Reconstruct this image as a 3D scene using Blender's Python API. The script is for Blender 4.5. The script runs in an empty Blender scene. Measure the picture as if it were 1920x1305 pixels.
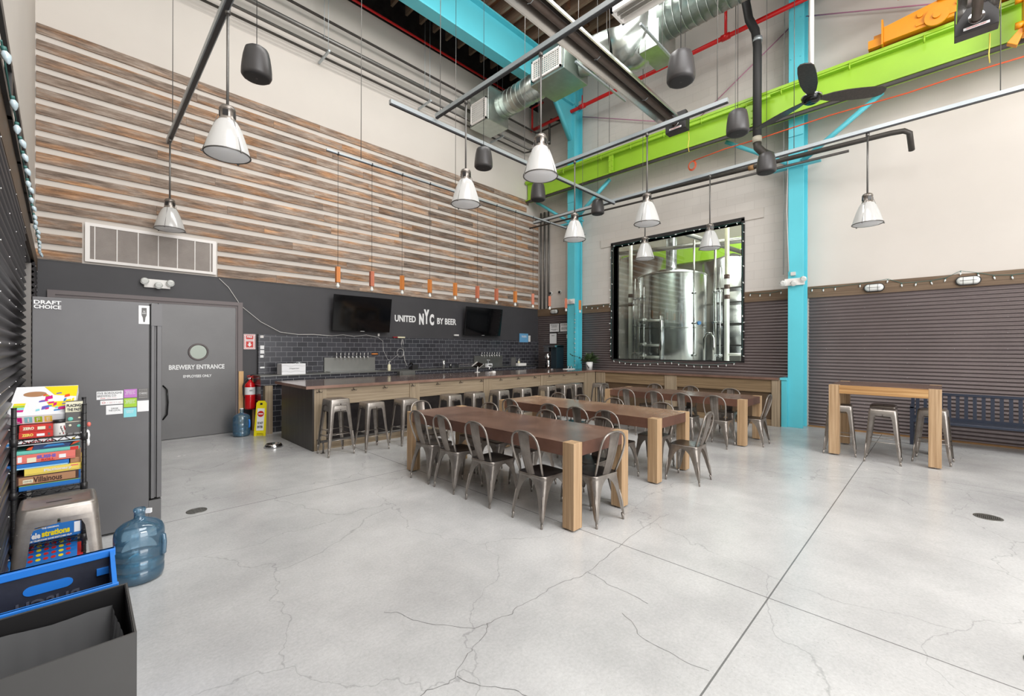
import bpy, bmesh, math, random
from mathutils import Vector, Matrix
random.seed(7)
PI = math.pi
sc = bpy.context.scene
col = sc.collection

# ---------------- camera ----------------
cam_d = bpy.data.cameras.new('camera')
cam = bpy.data.objects.new('camera', cam_d); col.objects.link(cam)
cam_d.sensor_width = 36.0; cam_d.lens = 36.0 * 804.4366 / 1920
cam_d.shift_y = 1.98 / 1920
cam_d.clip_start = 0.05; cam_d.clip_end = 200
cam.matrix_world = (Matrix.Translation((0, 0, 1.6)) @ Matrix.Rotation(0.7842 - PI / 2, 4, 'Z')
                    @ Matrix.Rotation(PI / 2, 4, 'X') @ Matrix.Rotation(0.003, 4, 'Z'))
sc.camera = cam
# ---------------- colour management ----------------
sc.view_settings.view_transform = 'Standard'
sc.view_settings.look = 'None'
sc.view_settings.exposure = -0.06
sc.view_settings.gamma = 1.0
sc.view_settings.use_curve_mapping = False
# ---------------- world: bright overcast daylight outside ----------------
w = bpy.data.worlds.new('world'); sc.world = w; w.use_nodes = True
w.node_tree.nodes['Background'].inputs[0].default_value = (0.93, 0.96, 1.0, 1)
w.node_tree.nodes['Background'].inputs[1].default_value = 0.7

def area(name, loc, target, sx, sy, power, color=(1, 1, 1)):
    d = bpy.data.lights.new(name, 'AREA'); d.shape = 'RECTANGLE'; d.size = sx; d.size_y = sy
    d.energy = power; d.color = color
    o = bpy.data.objects.new(name, d); col.objects.link(o); o.location = loc
    o.rotation_euler = (Vector(target) - Vector(loc)).to_track_quat('-Z', 'Z').to_euler()
    return o
# daylight through the glazed garage doors behind the camera; high and overhead areas are added fill
area('daylight_front', (3.3, -5.7, 2.6), (3.9, 5.0, 2.0), 6.4, 4.4, 390, (1, 0.99, 0.98))
area('upper_wall_fill', (3.6, -5.7, 7.4), (5.6, 6.0, 7.2), 6.5, 3.0, 760, (1, 0.99, 0.98))  # added fill for the upper walls, no known window behind it
area('overhead_fill', (2.0, -0.8, 9.75), (1.8, -0.4, 0), 5.0, 4.5, 590, (0.985, 0.99, 1.0))  # added overhead fill to lift the floor, no skylight modelled
area('overhead_fill_bar', (5.0, 4.6, 9.75), (5.0, 4.8, 0), 7.0, 1.6, 330, (1, 0.985, 0.96))  # added overhead fill toward the bar side, not a real fixture
area('brewery_light', (13.2, 4.0, 6.6), (13.2, 5.0, 0), 3.0, 3.0, 420, (1, 0.97, 0.92))
area('brewery_fill', (12.0, 1.4, 3.0), (12.6, 6.0, 2.6), 1.6, 4.0, 300, (0.95, 0.98, 1.0))  # added fill to brighten tanks and pipes, no door there

# ---------------- helpers ----------------
def srgb(r, g, b):
    f = lambda c: (c / 12.92 if c <= 0.04045 else ((c + 0.055) / 1.055) ** 2.4)
    return (f(r / 255), f(g / 255), f(b / 255), 1.0)

def new_mat(name):
    m = bpy.data.materials.new(name); m.use_nodes = True
    nt = m.node_tree; return m, nt, nt.nodes['Principled BSDF']

def noise_color(nt, scale3, nscale, detail, stops, coord='Object', rough=0.6):
    tc = nt.nodes.new('ShaderNodeTexCoord'); mp = nt.nodes.new('ShaderNodeMapping')
    mp.inputs['Scale'].default_value = scale3
    nt.links.new(tc.outputs[coord], mp.inputs['Vector'])
    nz = nt.nodes.new('ShaderNodeTexNoise'); nz.inputs['Scale'].default_value = nscale
    nz.inputs['Detail'].default_value = detail; nz.inputs['Roughness'].default_value = rough
    nt.links.new(mp.outputs[0], nz.inputs['Vector'])
    cr = nt.nodes.new('ShaderNodeValToRGB')
    e = cr.color_ramp.elements
    e[0].position, e[0].color = stops[0]; e[1].position, e[1].color = stops[-1]
    for p, c in stops[1:-1]:
        x = e.new(p); x.color = c
    nt.links.new(nz.outputs[0], cr.inputs[0])
    return nz, cr, mp

MATS = {}
def mat(name, rgb, rough=0.5, metal=0.0, var=0.0, vscale=4.0, bump=0.0, bscale=60.0, spec=0.5, emit=None, estr=0.0, trans=0.0, coat=0.0):
    m, nt, b = new_mat(name)
    c = srgb(*rgb)
    b.inputs['Base Color'].default_value = c
    b.inputs['Roughness'].default_value = rough; b.inputs['Metallic'].default_value = metal
    b.inputs['Specular IOR Level'].default_value = spec
    b.inputs['Transmission Weight'].default_value = trans
    b.inputs['Coat Weight'].default_value = coat
    if var > 0:
        lo = tuple(max(0, x * (1 - var)) for x in c[:3]) + (1,); hi = tuple(min(1, x * (1 + var)) for x in c[:3]) + (1,)
        nz, cr, mp = noise_color(nt, (1, 1, 1), vscale, 5, [(0.3, lo), (0.7, hi)])
        nt.links.new(cr.outputs[0], b.inputs['Base Color'])
    if bump > 0:
        tc = nt.nodes.new('ShaderNodeTexCoord'); nz = nt.nodes.new('ShaderNodeTexNoise')
        nz.inputs['Scale'].default_value = bscale; nz.inputs['Detail'].default_value = 3
        bp = nt.nodes.new('ShaderNodeBump'); bp.inputs['Strength'].default_value = bump; bp.inputs['Distance'].default_value = 0.01
        nt.links.new(tc.outputs['Object'], nz.inputs['Vector']); nt.links.new(nz.outputs[0], bp.inputs['Height'])
        nt.links.new(bp.outputs[0], b.inputs['Normal'])
    if emit:
        b.inputs['Emission Color'].default_value = srgb(*emit); b.inputs['Emission Strength'].default_value = estr
    MATS[name] = m
    return m

def wood(name, c1, c2, c3, axis='Z', scale=3.0, rough=0.55, grain=14.0, bump=0.25, island=0.0):
    m, nt, b = new_mat(name)
    s = {'X': (0.35 if grain > 8 else 0.30, grain, grain), 'Y': (grain, 0.35, grain), 'Z': (grain, grain, 0.35)}[axis]
    nz, cr, mp = noise_color(nt, s, scale, 8, [(0.28, srgb(*c1)), (0.5, srgb(*c2)), (0.74, srgb(*c3))], rough=0.65 if grain > 8 else 0.76)
    if island > 0:
        g = nt.nodes.new('ShaderNodeNewGeometry')
        ad = nt.nodes.new('ShaderNodeVectorMath'); ad.operation = 'SCALE'
        cm = nt.nodes.new('ShaderNodeCombineXYZ')
        for k in range(3): nt.links.new(g.outputs['Random Per Island'], cm.inputs[k])
        ad.inputs['Scale'].default_value = 37.0
        nt.links.new(cm.outputs[0], ad.inputs[0]); nt.links.new(ad.outputs[0], mp.inputs['Location'])
        # slow warm or grey shift along and between the boards
        tc = nt.nodes.new('ShaderNodeTexCoord'); mp2 = nt.nodes.new('ShaderNodeMapping')
        mp2.inputs['Scale'].default_value = (0.9, 1, 5.0)
        nt.links.new(tc.outputs['Object'], mp2.inputs['Vector']); nt.links.new(ad.outputs[0], mp2.inputs['Location'])
        n2 = nt.nodes.new('ShaderNodeTexNoise'); n2.inputs['Scale'].default_value = 1.6; n2.inputs['Detail'].default_value = 3
        nt.links.new(mp2.outputs[0], n2.inputs['Vector'])
        r2 = nt.nodes.new('ShaderNodeValToRGB')
        r2.color_ramp.elements[0].position = 0.46; r2.color_ramp.elements[0].color = (0.94, 0.97, 1.02, 1)
        r2.color_ramp.elements[1].position = 0.70; r2.color_ramp.elements[1].color = (1.35, 0.98, 0.66, 1)
        nt.links.new(n2.outputs[0], r2.inputs[0])
        mx = nt.nodes.new('ShaderNodeMix'); mx.data_type = 'RGBA'; mx.blend_type = 'MULTIPLY'; mx.inputs[0].default_value = 1.0
        nt.links.new(cr.outputs[0], mx.inputs[6]); nt.links.new(r2.outputs[0], mx.inputs[7])
        br = nt.nodes.new('ShaderNodeMapRange'); br.inputs['To Min'].default_value = 1 - island; br.inputs['To Max'].default_value = 1 + island
        nt.links.new(g.outputs['Random Per Island'], br.inputs[0])
        m3 = nt.nodes.new('ShaderNodeVectorMath'); m3.operation = 'SCALE'
        nt.links.new(mx.outputs[2], m3.inputs[0]); nt.links.new(br.outputs[0], m3.inputs['Scale'])
        nt.links.new(m3.outputs[0], b.inputs['Base Color'])
    else:
        nt.links.new(cr.outputs[0], b.inputs['Base Color'])
    b.inputs['Roughness'].default_value = rough
    bp = nt.nodes.new('ShaderNodeBump'); bp.inputs['Strength'].default_value = bump; bp.inputs['Distance'].default_value = 0.004
    nt.links.new(nz.outputs[0], bp.inputs['Height']); nt.links.new(bp.outputs[0], b.inputs['Normal'])
    MATS[name] = m
    return m

def brick(name, c1, c2, mortar, bw, rh, msize, offset=0.5, rot='XZ', rough=0.25, msmooth=0.1, bump=0.4, bias=0.0):
    m, nt, b = new_mat(name)
    tc = nt.nodes.new('ShaderNodeTexCoord'); sp = nt.nodes.new('ShaderNodeSeparateXYZ'); cb = nt.nodes.new('ShaderNodeCombineXYZ')
    nt.links.new(tc.outputs['Object'], sp.inputs[0])
    nt.links.new(sp.outputs[0 if rot == 'XZ' else 1], cb.inputs[0]); nt.links.new(sp.outputs[2], cb.inputs[1])
    bt = nt.nodes.new('ShaderNodeTexBrick')
    bt.inputs['Color1'].default_value = srgb(*c1); bt.inputs['Color2'].default_value = srgb(*c2); bt.inputs['Mortar'].default_value = srgb(*mortar)
    bt.inputs['Scale'].default_value = 1.0; bt.inputs['Brick Width'].default_value = bw; bt.inputs['Row Height'].default_value = rh
    bt.inputs['Mortar Size'].default_value = msize; bt.inputs['Mortar Smooth'].default_value = msmooth; bt.inputs['Bias'].default_value = bias
    bt.offset = offset
    nt.links.new(cb.outputs[0], bt.inputs['Vector'])
    nt.links.new(bt.outputs['Color'], b.inputs['Base Color'])
    b.inputs['Roughness'].default_value = rough
    bp = nt.nodes.new('ShaderNodeBump'); bp.inputs['Strength'].default_value = bump; bp.inputs['Distance'].default_value = 0.004; bp.invert = True
    nt.links.new(bt.outputs['Fac'], bp.inputs['Height']); nt.links.new(bp.outputs[0], b.inputs['Normal'])
    MATS[name] = m
    return m

# concrete floor
def floor_mat():
    m, nt, b = new_mat('polished_concrete')
    N, L = nt.nodes, nt.links
    tc = N.new('ShaderNodeTexCoord')
    nz = N.new('ShaderNodeTexNoise'); nz.inputs['Scale'].default_value = 0.7; nz.inputs['Detail'].default_value = 9; nz.inputs['Roughness'].default_value = 0.62
    L.new(tc.outputs['Object'], nz.inputs['Vector'])
    cr = N.new('ShaderNodeValToRGB'); cr.color_ramp.elements[0].position = 0.32; cr.color_ramp.elements[0].color = srgb(172, 172, 172)
    cr.color_ramp.elements[1].position = 0.62; cr.color_ramp.elements[1].color = srgb(204, 204, 203)
    L.new(nz.outputs[0], cr.inputs[0])
    # fine speckle
    n2 = N.new('ShaderNodeTexNoise'); n2.inputs['Scale'].default_value = 55; n2.inputs['Detail'].default_value = 4; n2.inputs['Roughness'].default_value = 0.7
    L.new(tc.outputs['Object'], n2.inputs['Vector'])
    r2 = N.new('ShaderNodeMapRange'); r2.inputs['From Min'].default_value = 0.3; r2.inputs['From Max'].default_value = 0.7
    r2.inputs['To Min'].default_value = 0.90; r2.inputs['To Max'].default_value = 1.08
    L.new(n2.outputs[0], r2.inputs[0])
    # pitted dark patches
    n3 = N.new('ShaderNodeTexNoise'); n3.inputs['Scale'].default_value = 0.55; n3.inputs['Detail'].default_value = 2
    mp3 = N.new('ShaderNodeMapping'); mp3.inputs['Location'].default_value = (3.1, 7.7, 0)
    L.new(tc.outputs['Object'], mp3.inputs['Vector']); L.new(mp3.outputs[0], n3.inputs['Vector'])
    r3 = N.new('ShaderNodeMapRange'); r3.inputs['From Min'].default_value = 0.52; r3.inputs['From Max'].default_value = 0.80
    L.new(n3.outputs[0], r3.inputs[0])
    n4 = N.new('ShaderNodeTexVoronoi'); n4.inputs['Scale'].default_value = 38
    L.new(tc.outputs['Object'], n4.inputs['Vector'])
    r4 = N.new('ShaderNodeMapRange'); r4.inputs['From Min'].default_value = 0.05; r4.inputs['From Max'].default_value = 0.15
    r4.inputs['To Min'].default_value = 0.55; r4.inputs['To Max'].default_value = 0.0
    L.new(n4.outputs['Distance'], r4.inputs[0])
    mu = N.new('ShaderNodeMath'); mu.operation = 'MULTIPLY'; L.new(r3.outputs[0], mu.inputs[0]); L.new(r4.outputs[0], mu.inputs[1])
    # crazing cracks
    nw = N.new('ShaderNodeTexNoise'); nw.inputs['Scale'].default_value = 1.4; nw.inputs['Detail'].default_value = 6
    L.new(tc.outputs['Object'], nw.inputs['Vector'])
    vm = N.new('ShaderNodeVectorMath'); vm.operation = 'MULTIPLY_ADD'; vm.inputs[1].default_value = (0.9, 0.9, 0)
    L.new(nw.outputs['Color'], vm.inputs[0]); L.new(tc.outputs['Object'], vm.inputs[2])
    def crack(scale, width, strength):
        v = N.new('ShaderNodeTexVoronoi'); v.feature = 'DISTANCE_TO_EDGE'; v.inputs['Scale'].default_value = scale
        L.new(vm.outputs[0], v.inputs['Vector'])
        r = N.new('ShaderNodeMapRange'); r.inputs['From Min'].default_value = 0.0; r.inputs['From Max'].default_value = width
        r.inputs['To Min'].default_value = strength; r.inputs['To Max'].default_value = 0.0
        L.new(v.outputs['Distance'], r.inputs[0]); return r
    c1 = crack(0.62, 0.0035, 0.26); c2 = crack(8.0, 0.03, 0.04)
    # saw-cut joints
    sp = N.new('ShaderNodeSeparateXYZ'); L.new(tc.outputs['Object'], sp.inputs[0])
    tot = None
    for ax, val, wd in ((0, 3.13, 0.0040), (0, -4.6, 0.004), (0, 7.45, 0.0022), (1, 0.78, 0.0045), (1, 5.02, 0.004), (1, 9.26, 0.004), (1, -3.46, 0.005)):
        s1 = N.new('ShaderNodeMath'); s1.operation = 'SUBTRACT'; L.new(sp.outputs[ax], s1.inputs[0]); s1.inputs[1].default_value = val
        s2 = N.new('ShaderNodeMath'); s2.operation = 'ABSOLUTE'; L.new(s1.outputs[0], s2.inputs[0])
        s3 = N.new('ShaderNodeMath'); s3.operation = 'LESS_THAN'; L.new(s2.outputs[0], s3.inputs[0]); s3.inputs[1].default_value = wd
        if tot is None: tot = s3
        else:
            a = N.new('ShaderNodeMath'); a.operation = 'MAXIMUM'; L.new(tot.outputs[0], a.inputs[0]); L.new(s3.outputs[0], a.inputs[1]); tot = a
    jm = N.new('ShaderNodeMath'); jm.operation = 'MULTIPLY'; jm.inputs[1].default_value = 0.68; L.new(tot.outputs[0], jm.inputs[0])
    def mx(a, b2):
        a1 = N.new('ShaderNodeMath'); a1.operation = 'MAXIMUM'; L.new(a.outputs[0], a1.inputs[0]); L.new(b2.outputs[0], a1.inputs[1]); return a1
    dark = mx(mx(mx(c1, c2), mu), jm)
    inv = N.new('ShaderNodeMath'); inv.operation = 'SUBTRACT'; inv.inputs[0].default_value = 1.0; L.new(dark.outputs[0], inv.inputs[1])
    f = N.new('ShaderNodeMath'); f.operation = 'MULTIPLY'; L.new(inv.outputs[0], f.inputs[0]); L.new(r2.outputs[0], f.inputs[1])
    sc_ = N.new('ShaderNodeVectorMath'); sc_.operation = 'SCALE'; L.new(cr.outputs[0], sc_.inputs[0]); L.new(f.outputs[0], sc_.inputs['Scale'])
    L.new(sc_.outputs[0], b.inputs['Base Color'])
    rr = N.new('ShaderNodeMapRange'); rr.inputs['To Min'].default_value = 0.15; rr.inputs['To Max'].default_value = 0.34
    L.new(nz.outputs[0], rr.inputs[0]); L.new(rr.outputs[0], b.inputs['Roughness'])
    b.inputs['Specular IOR Level'].default_value = 0.42
    MATS['floor'] = m
floor_mat()

mat('white_wall', (213, 206, 198), 0.75, var=0.03, vscale=0.6)
brick('block_wall', (219, 213, 206), (215, 209, 202), (205, 199, 192), 0.40, 0.20, 0.004, rot='YZ', rough=0.7, bump=0.35)
mat('black_paint', (66, 65, 68), 0.55, var=0.12, vscale=1.2)
brick('black_tile', (50, 50, 55), (66, 66, 72), (136, 136, 140), 0.205, 0.102, 0.0035, rot='XZ', rough=0.22, bump=0.5)
brick('black_tile_side', (50, 50, 55), (66, 66, 72), (136, 136, 140), 0.205, 0.102, 0.0035, rot='YZ', rough=0.22, bump=0.5)
mat('corrugated', (112, 102, 101), 0.33, metal=0.35, var=0.08, vscale=1.5)
mat('corrugated_dark', (74, 71, 75), 0.33, metal=0.35, var=0.08, vscale=1.5)
wood('trim_wood', (84, 66, 50), (112, 92, 72), (134, 112, 90), 'Y', 3.0, 0.6)
wood('plank_wood', (64, 50, 41), (140, 121, 105), (190, 174, 158), 'X', 7.0, 0.8, grain=2.6, bump=0.8, island=0.38)
wood('oak', (144, 112, 78), (178, 147, 112), (206, 178, 144), 'Z', 2.5, 0.55, grain=16, bump=0.35)
wood('oak_y', (140, 98, 56), (180, 138, 88), (206, 168, 118), 'Y', 2.5, 0.55, grain=16)
wood('bar_oak', (122, 106, 86), (152, 135, 112), (180, 164, 140), 'Z', 2.5, 0.6, grain=16)
wood('bar_oak_x', (122, 106, 86), (152, 135, 112), (180, 164, 140), 'X', 2.5, 0.6, grain=16)
wood('bar_oak_y', (104, 84, 60), (134, 112, 84), (158, 136, 106), 'Y', 2.5, 0.6, grain=16)
wood('end_panel', (46, 42, 39), (58, 52, 48), (76, 70, 66), 'Z', 2.2, 0.42, grain=12)
wood('raw_wood', (196, 150, 96), (214, 172, 120), (226, 190, 142), 'Z', 2.2, 0.6, grain=10)
wood('deck_wood', (74, 46, 28), (106, 70, 46), (132, 94, 64), 'Y', 1.2, 0.8, grain=5)
wood('joist_wood', (104, 80, 62), (136, 112, 92), (160, 136, 116), 'Y', 1.2, 0.8, grain=5)
wood('pendant_wood', (176, 96, 40), (206, 126, 60), (226, 152, 84), 'Z', 3.0, 0.45, grain=20)
wood('pendant_wood_red', (160, 84, 60), (188, 108, 80), (208, 130, 100), 'Z', 3.0, 0.45, grain=20)
mat('bar_panel', (50, 46, 46), 0.3, metal=0.4, var=0.45, vscale=5, spec=0.5)
mat('bar_panel_wood', (86, 68, 50), 0.5, var=0.2, vscale=3)

def top_mat(name, a, b_, c, rough, metal, scale=1.3):
    m, nt, b = new_mat(name)
    nz, cr, mp = noise_color(nt, (1, 1, 1), scale, 8, [(0.3, srgb(*a)), (0.5, srgb(*b_)), (0.72, srgb(*c))], rough=0.65)
    nt.links.new(cr.outputs[0], b.inputs['Base Color'])
    b.inputs['Roughness'].default_value = rough; b.inputs['Metallic'].default_value = metal
    MATS[name] = m
top_mat('rust_top', (94, 72, 62), (122, 94, 80), (152, 122, 106), 0.22, 0.1)
top_mat('rust_top_glare', (122, 88, 72), (158, 124, 100), (206, 180, 150), 0.22, 0.15, 0.8)  # middle table: window glare put into the colour as paler patches
top_mat('rust_apron', (82, 56, 46), (110, 77, 64), (134, 99, 82), 0.4, 0.2)
top_mat('copper_top', (92, 72, 66), (120, 98, 90), (146, 122, 112), 0.16, 0.4)
top_mat('copper_edge', (116, 90, 78), (144, 114, 100), (170, 140, 124), 0.35, 0.3)
top_mat('gunmetal', (122, 115, 109), (156, 149, 142), (184, 178, 171), 0.32, 0.72, 3.0)
top_mat('gunmetal_dark', (92, 84, 78), (124, 116, 109), (150, 143, 136), 0.32, 0.72, 3.0)
mat('seat_black', (38, 36, 37), 0.28, metal=0.3)
mat('cyan_paint', (98, 205, 220), 0.4, var=0.03, vscale=2)
mat('green_paint', (158, 204, 52), 0.4, var=0.04, vscale=2)
mat('orange_paint', (232, 148, 12), 0.4, var=0.06, vscale=3)
mat('red_paint', (214, 30, 30), 0.35)
mat('steel_pipe', (120, 118, 115), 0.4, metal=0.7, var=0.12, vscale=3)
mat('dark_pipe', (70, 66, 62), 0.5, metal=0.2, var=0.2, vscale=5)
mat('strut_zinc', (186, 194, 198), 0.4, metal=0.5)
mat('strut_dark', (66, 66, 68), 0.5, metal=0.2)
mat('galvanized', (186, 194, 188), 0.28, metal=0.9, var=0.10, vscale=6)
mat('chrome', (215, 215, 215), 0.12, metal=1.0)
mat('stainless', (198, 200, 202), 0.24, metal=1.0, var=0.05, vscale=1)
mat('brushed', (140, 140, 136), 0.42, metal=0.9, var=0.1, vscale=2)
mat('black_plastic', (40, 39, 40), 0.38)
mat('speaker_body', (62, 60, 60), 0.42, var=0.06)
mat('speaker_grille', (48, 47, 48), 0.6)
mat('black_gloss', (12, 12, 14), 0.12)
mat('screen', (7, 8, 10), 0.07)
mat('black_cable', (50, 50, 50), 0.6)
mat('white_cable', (216, 214, 210), 0.5)
mat('white_plastic', (236, 234, 230), 0.4)
mat('white_frame', (240, 236, 232), 0.5)
mat('filter', (164, 156, 150), 0.8, var=0.15, vscale=2)

mat('bulb_glass', (232, 234, 230), 0.1, spec=0.8)
mat('bulb_glass_blue', (196, 214, 222), 0.12, spec=0.8)
mat('bulb_socket', (60, 110, 104), 0.5)
mat('aluminium', (206, 204, 200), 0.22, metal=0.95)
mat('heater_black', (50, 48, 48), 0.45, metal=0.2)
mat('heater_tube', (112, 98, 90), 0.5, metal=0.3, var=0.15, vscale=4)
mat('sticker_white', (240, 240, 240), 0.5)
mat('letter_white', (240, 240, 240), 0.5)
mat('letter_dark', (60, 60, 62), 0.6)
mat('fridge_black', (104, 103, 104), 0.42, metal=0.35, var=0.10, vscale=1.2)
mat('door_paint', (100, 99, 99), 0.36, metal=0.4, var=0.10, vscale=1.3)
mat('frame_grey', (112, 104, 104), 0.5, metal=0.1)
mat('jamb_grey', (150, 145, 141), 0.5)
mat('gasket', (28, 28, 29), 0.5)
mat('mirror_glass', (92, 96, 90), 0.15, metal=1.0)
mat('bin_metal', (92, 91, 90), 0.42, metal=0.4, var=0.06, vscale=2)
mat('bin_inside', (34, 33, 34), 0.4)
mat('bag_plastic', (104, 104, 105), 0.2, spec=1.0, coat=0.5)
mat('blue_plastic', (44, 128, 222), 0.35)
mat('emboss', (84, 86, 98), 0.4)
mat('crate_inside', (50, 52, 62), 0.4, var=0.2, vscale=20)
mat('box_white', (242, 242, 244), 0.5)
mat('yellow_plastic', (238, 222, 30), 0.4)
mat('red_gloss', (206, 24, 30), 0.2, coat=0.4)
mat('tan', (184, 178, 160), 0.6)
mat('soap', (224, 218, 186), 0.3)
mat('leaf', (62, 80, 46), 0.5)
mat('pot_white', (240, 240, 238), 0.3)
mat('crack_dark', (112, 111, 110), 0.7)
mat('b_skyblue', (110, 172, 216), 0.4)
mat('plinth_wood', (150, 112, 70), 0.6, var=0.2, vscale=4)
mat('purple_cord', (192, 132, 160), 0.6)
mat('orange_cord', (222, 92, 48), 0.6)
mat('bench_blue', (58, 64, 78), 0.32, metal=0.3)
mat('teal_machine', (30, 44, 52), 0.35)
for n, c in dict(b_red=(206, 44, 36), b_pink=(232, 120, 108), b_blue=(44, 134, 206), b_blue2=(36, 116, 196), b_yellow=(240, 214, 96), b_tan=(178, 132, 96),
                 b_navy=(40, 64, 110), b_orange=(236, 84, 40), b_cream=(238, 234, 206), b_grey=(96, 94, 92), b_green=(70, 96, 62), b_teal=(110, 200, 184),
                 b_lime=(164, 206, 48), b_purple=(192, 120, 196), b_cyan=(136, 216, 224), b_magenta=(214, 30, 130), b_brightyellow=(246, 222, 30),
                 b_brown=(70, 42, 34), b_violet=(112, 96, 190), b_paleblue=(170, 216, 232), b_pale=(224, 220, 216), b_darkred=(150, 30, 34)).items():
    mat(n, c, 0.42)

# clear glass for window panes, jugs and glasses
def glass(name, rgb, rough=0.0, alpha=0.25, body=None, bw=0.0):
    m, nt, b = new_mat(name)
    N, L = nt.nodes, nt.links
    tr = N.new('ShaderNodeBsdfTransparent'); tr.inputs[0].default_value = srgb(*rgb)
    gl = N.new('ShaderNodeBsdfGlossy'); gl.inputs['Roughness'].default_value = rough
    fr = N.new('ShaderNodeFresnel'); fr.inputs[0].default_value = 1.5
    mr = N.new('ShaderNodeMapRange'); mr.inputs['To Min'].default_value = alpha * 0.3; mr.inputs['To Max'].default_value = 1.0
    mx = N.new('ShaderNodeMixShader'); L.new(fr.outputs[0], mr.inputs[0]); L.new(mr.outputs[0], mx.inputs[0])
    L.new(tr.outputs[0], mx.inputs[1]); L.new(gl.outputs[0], mx.inputs[2])
    if body:
        df = N.new('ShaderNodeBsdfDiffuse'); df.inputs[0].default_value = srgb(*body); m2 = N.new('ShaderNodeMixShader'); m2.inputs[0].default_value = bw
        L.new(mx.outputs[0], m2.inputs[1]); L.new(df.outputs[0], m2.inputs[2]); mx = m2
    L.new(mx.outputs[0], N['Material Output'].inputs[0])
    MATS[name] = m
glass('pane', (236, 242, 238), 0.0, 0.12)
glass('jug_blue', (206, 228, 240), 0.05, 0.25, (130, 176, 208), 0.18)
glass('jug_water', (176, 220, 232), 0.0, 0.2, (110, 176, 200), 0.15)
def milky(name, rgb, tw, gl_):
    # ribbed prismatic glass: scatters light through and reflects a little
    m, nt, b = new_mat(name); N, L = nt.nodes, nt.links
    d = N.new('ShaderNodeBsdfDiffuse'); d.inputs[0].default_value = srgb(*rgb)
    t = N.new('ShaderNodeBsdfTranslucent'); t.inputs[0].default_value = srgb(*rgb)
    g = N.new('ShaderNodeBsdfGlossy'); g.inputs['Roughness'].default_value = 0.15
    a = N.new('ShaderNodeMixShader'); a.inputs[0].default_value = tw; L.new(d.outputs[0], a.inputs[1]); L.new(t.outputs[0], a.inputs[2])
    c = N.new('ShaderNodeMixShader'); c.inputs[0].default_value = gl_; L.new(a.outputs[0], c.inputs[1]); L.new(g.outputs[0], c.inputs[2])
    L.new(c.outputs[0], N['Material Output'].inputs[0]); MATS[name] = m
milky('glass_shade', (240, 240, 238), 0.45, 0.10)
milky('lens_glass', (246, 247, 250), 0.45, 0.12)
glass('clear_glass', (232, 236, 238), 0.02, 0.4)

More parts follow.
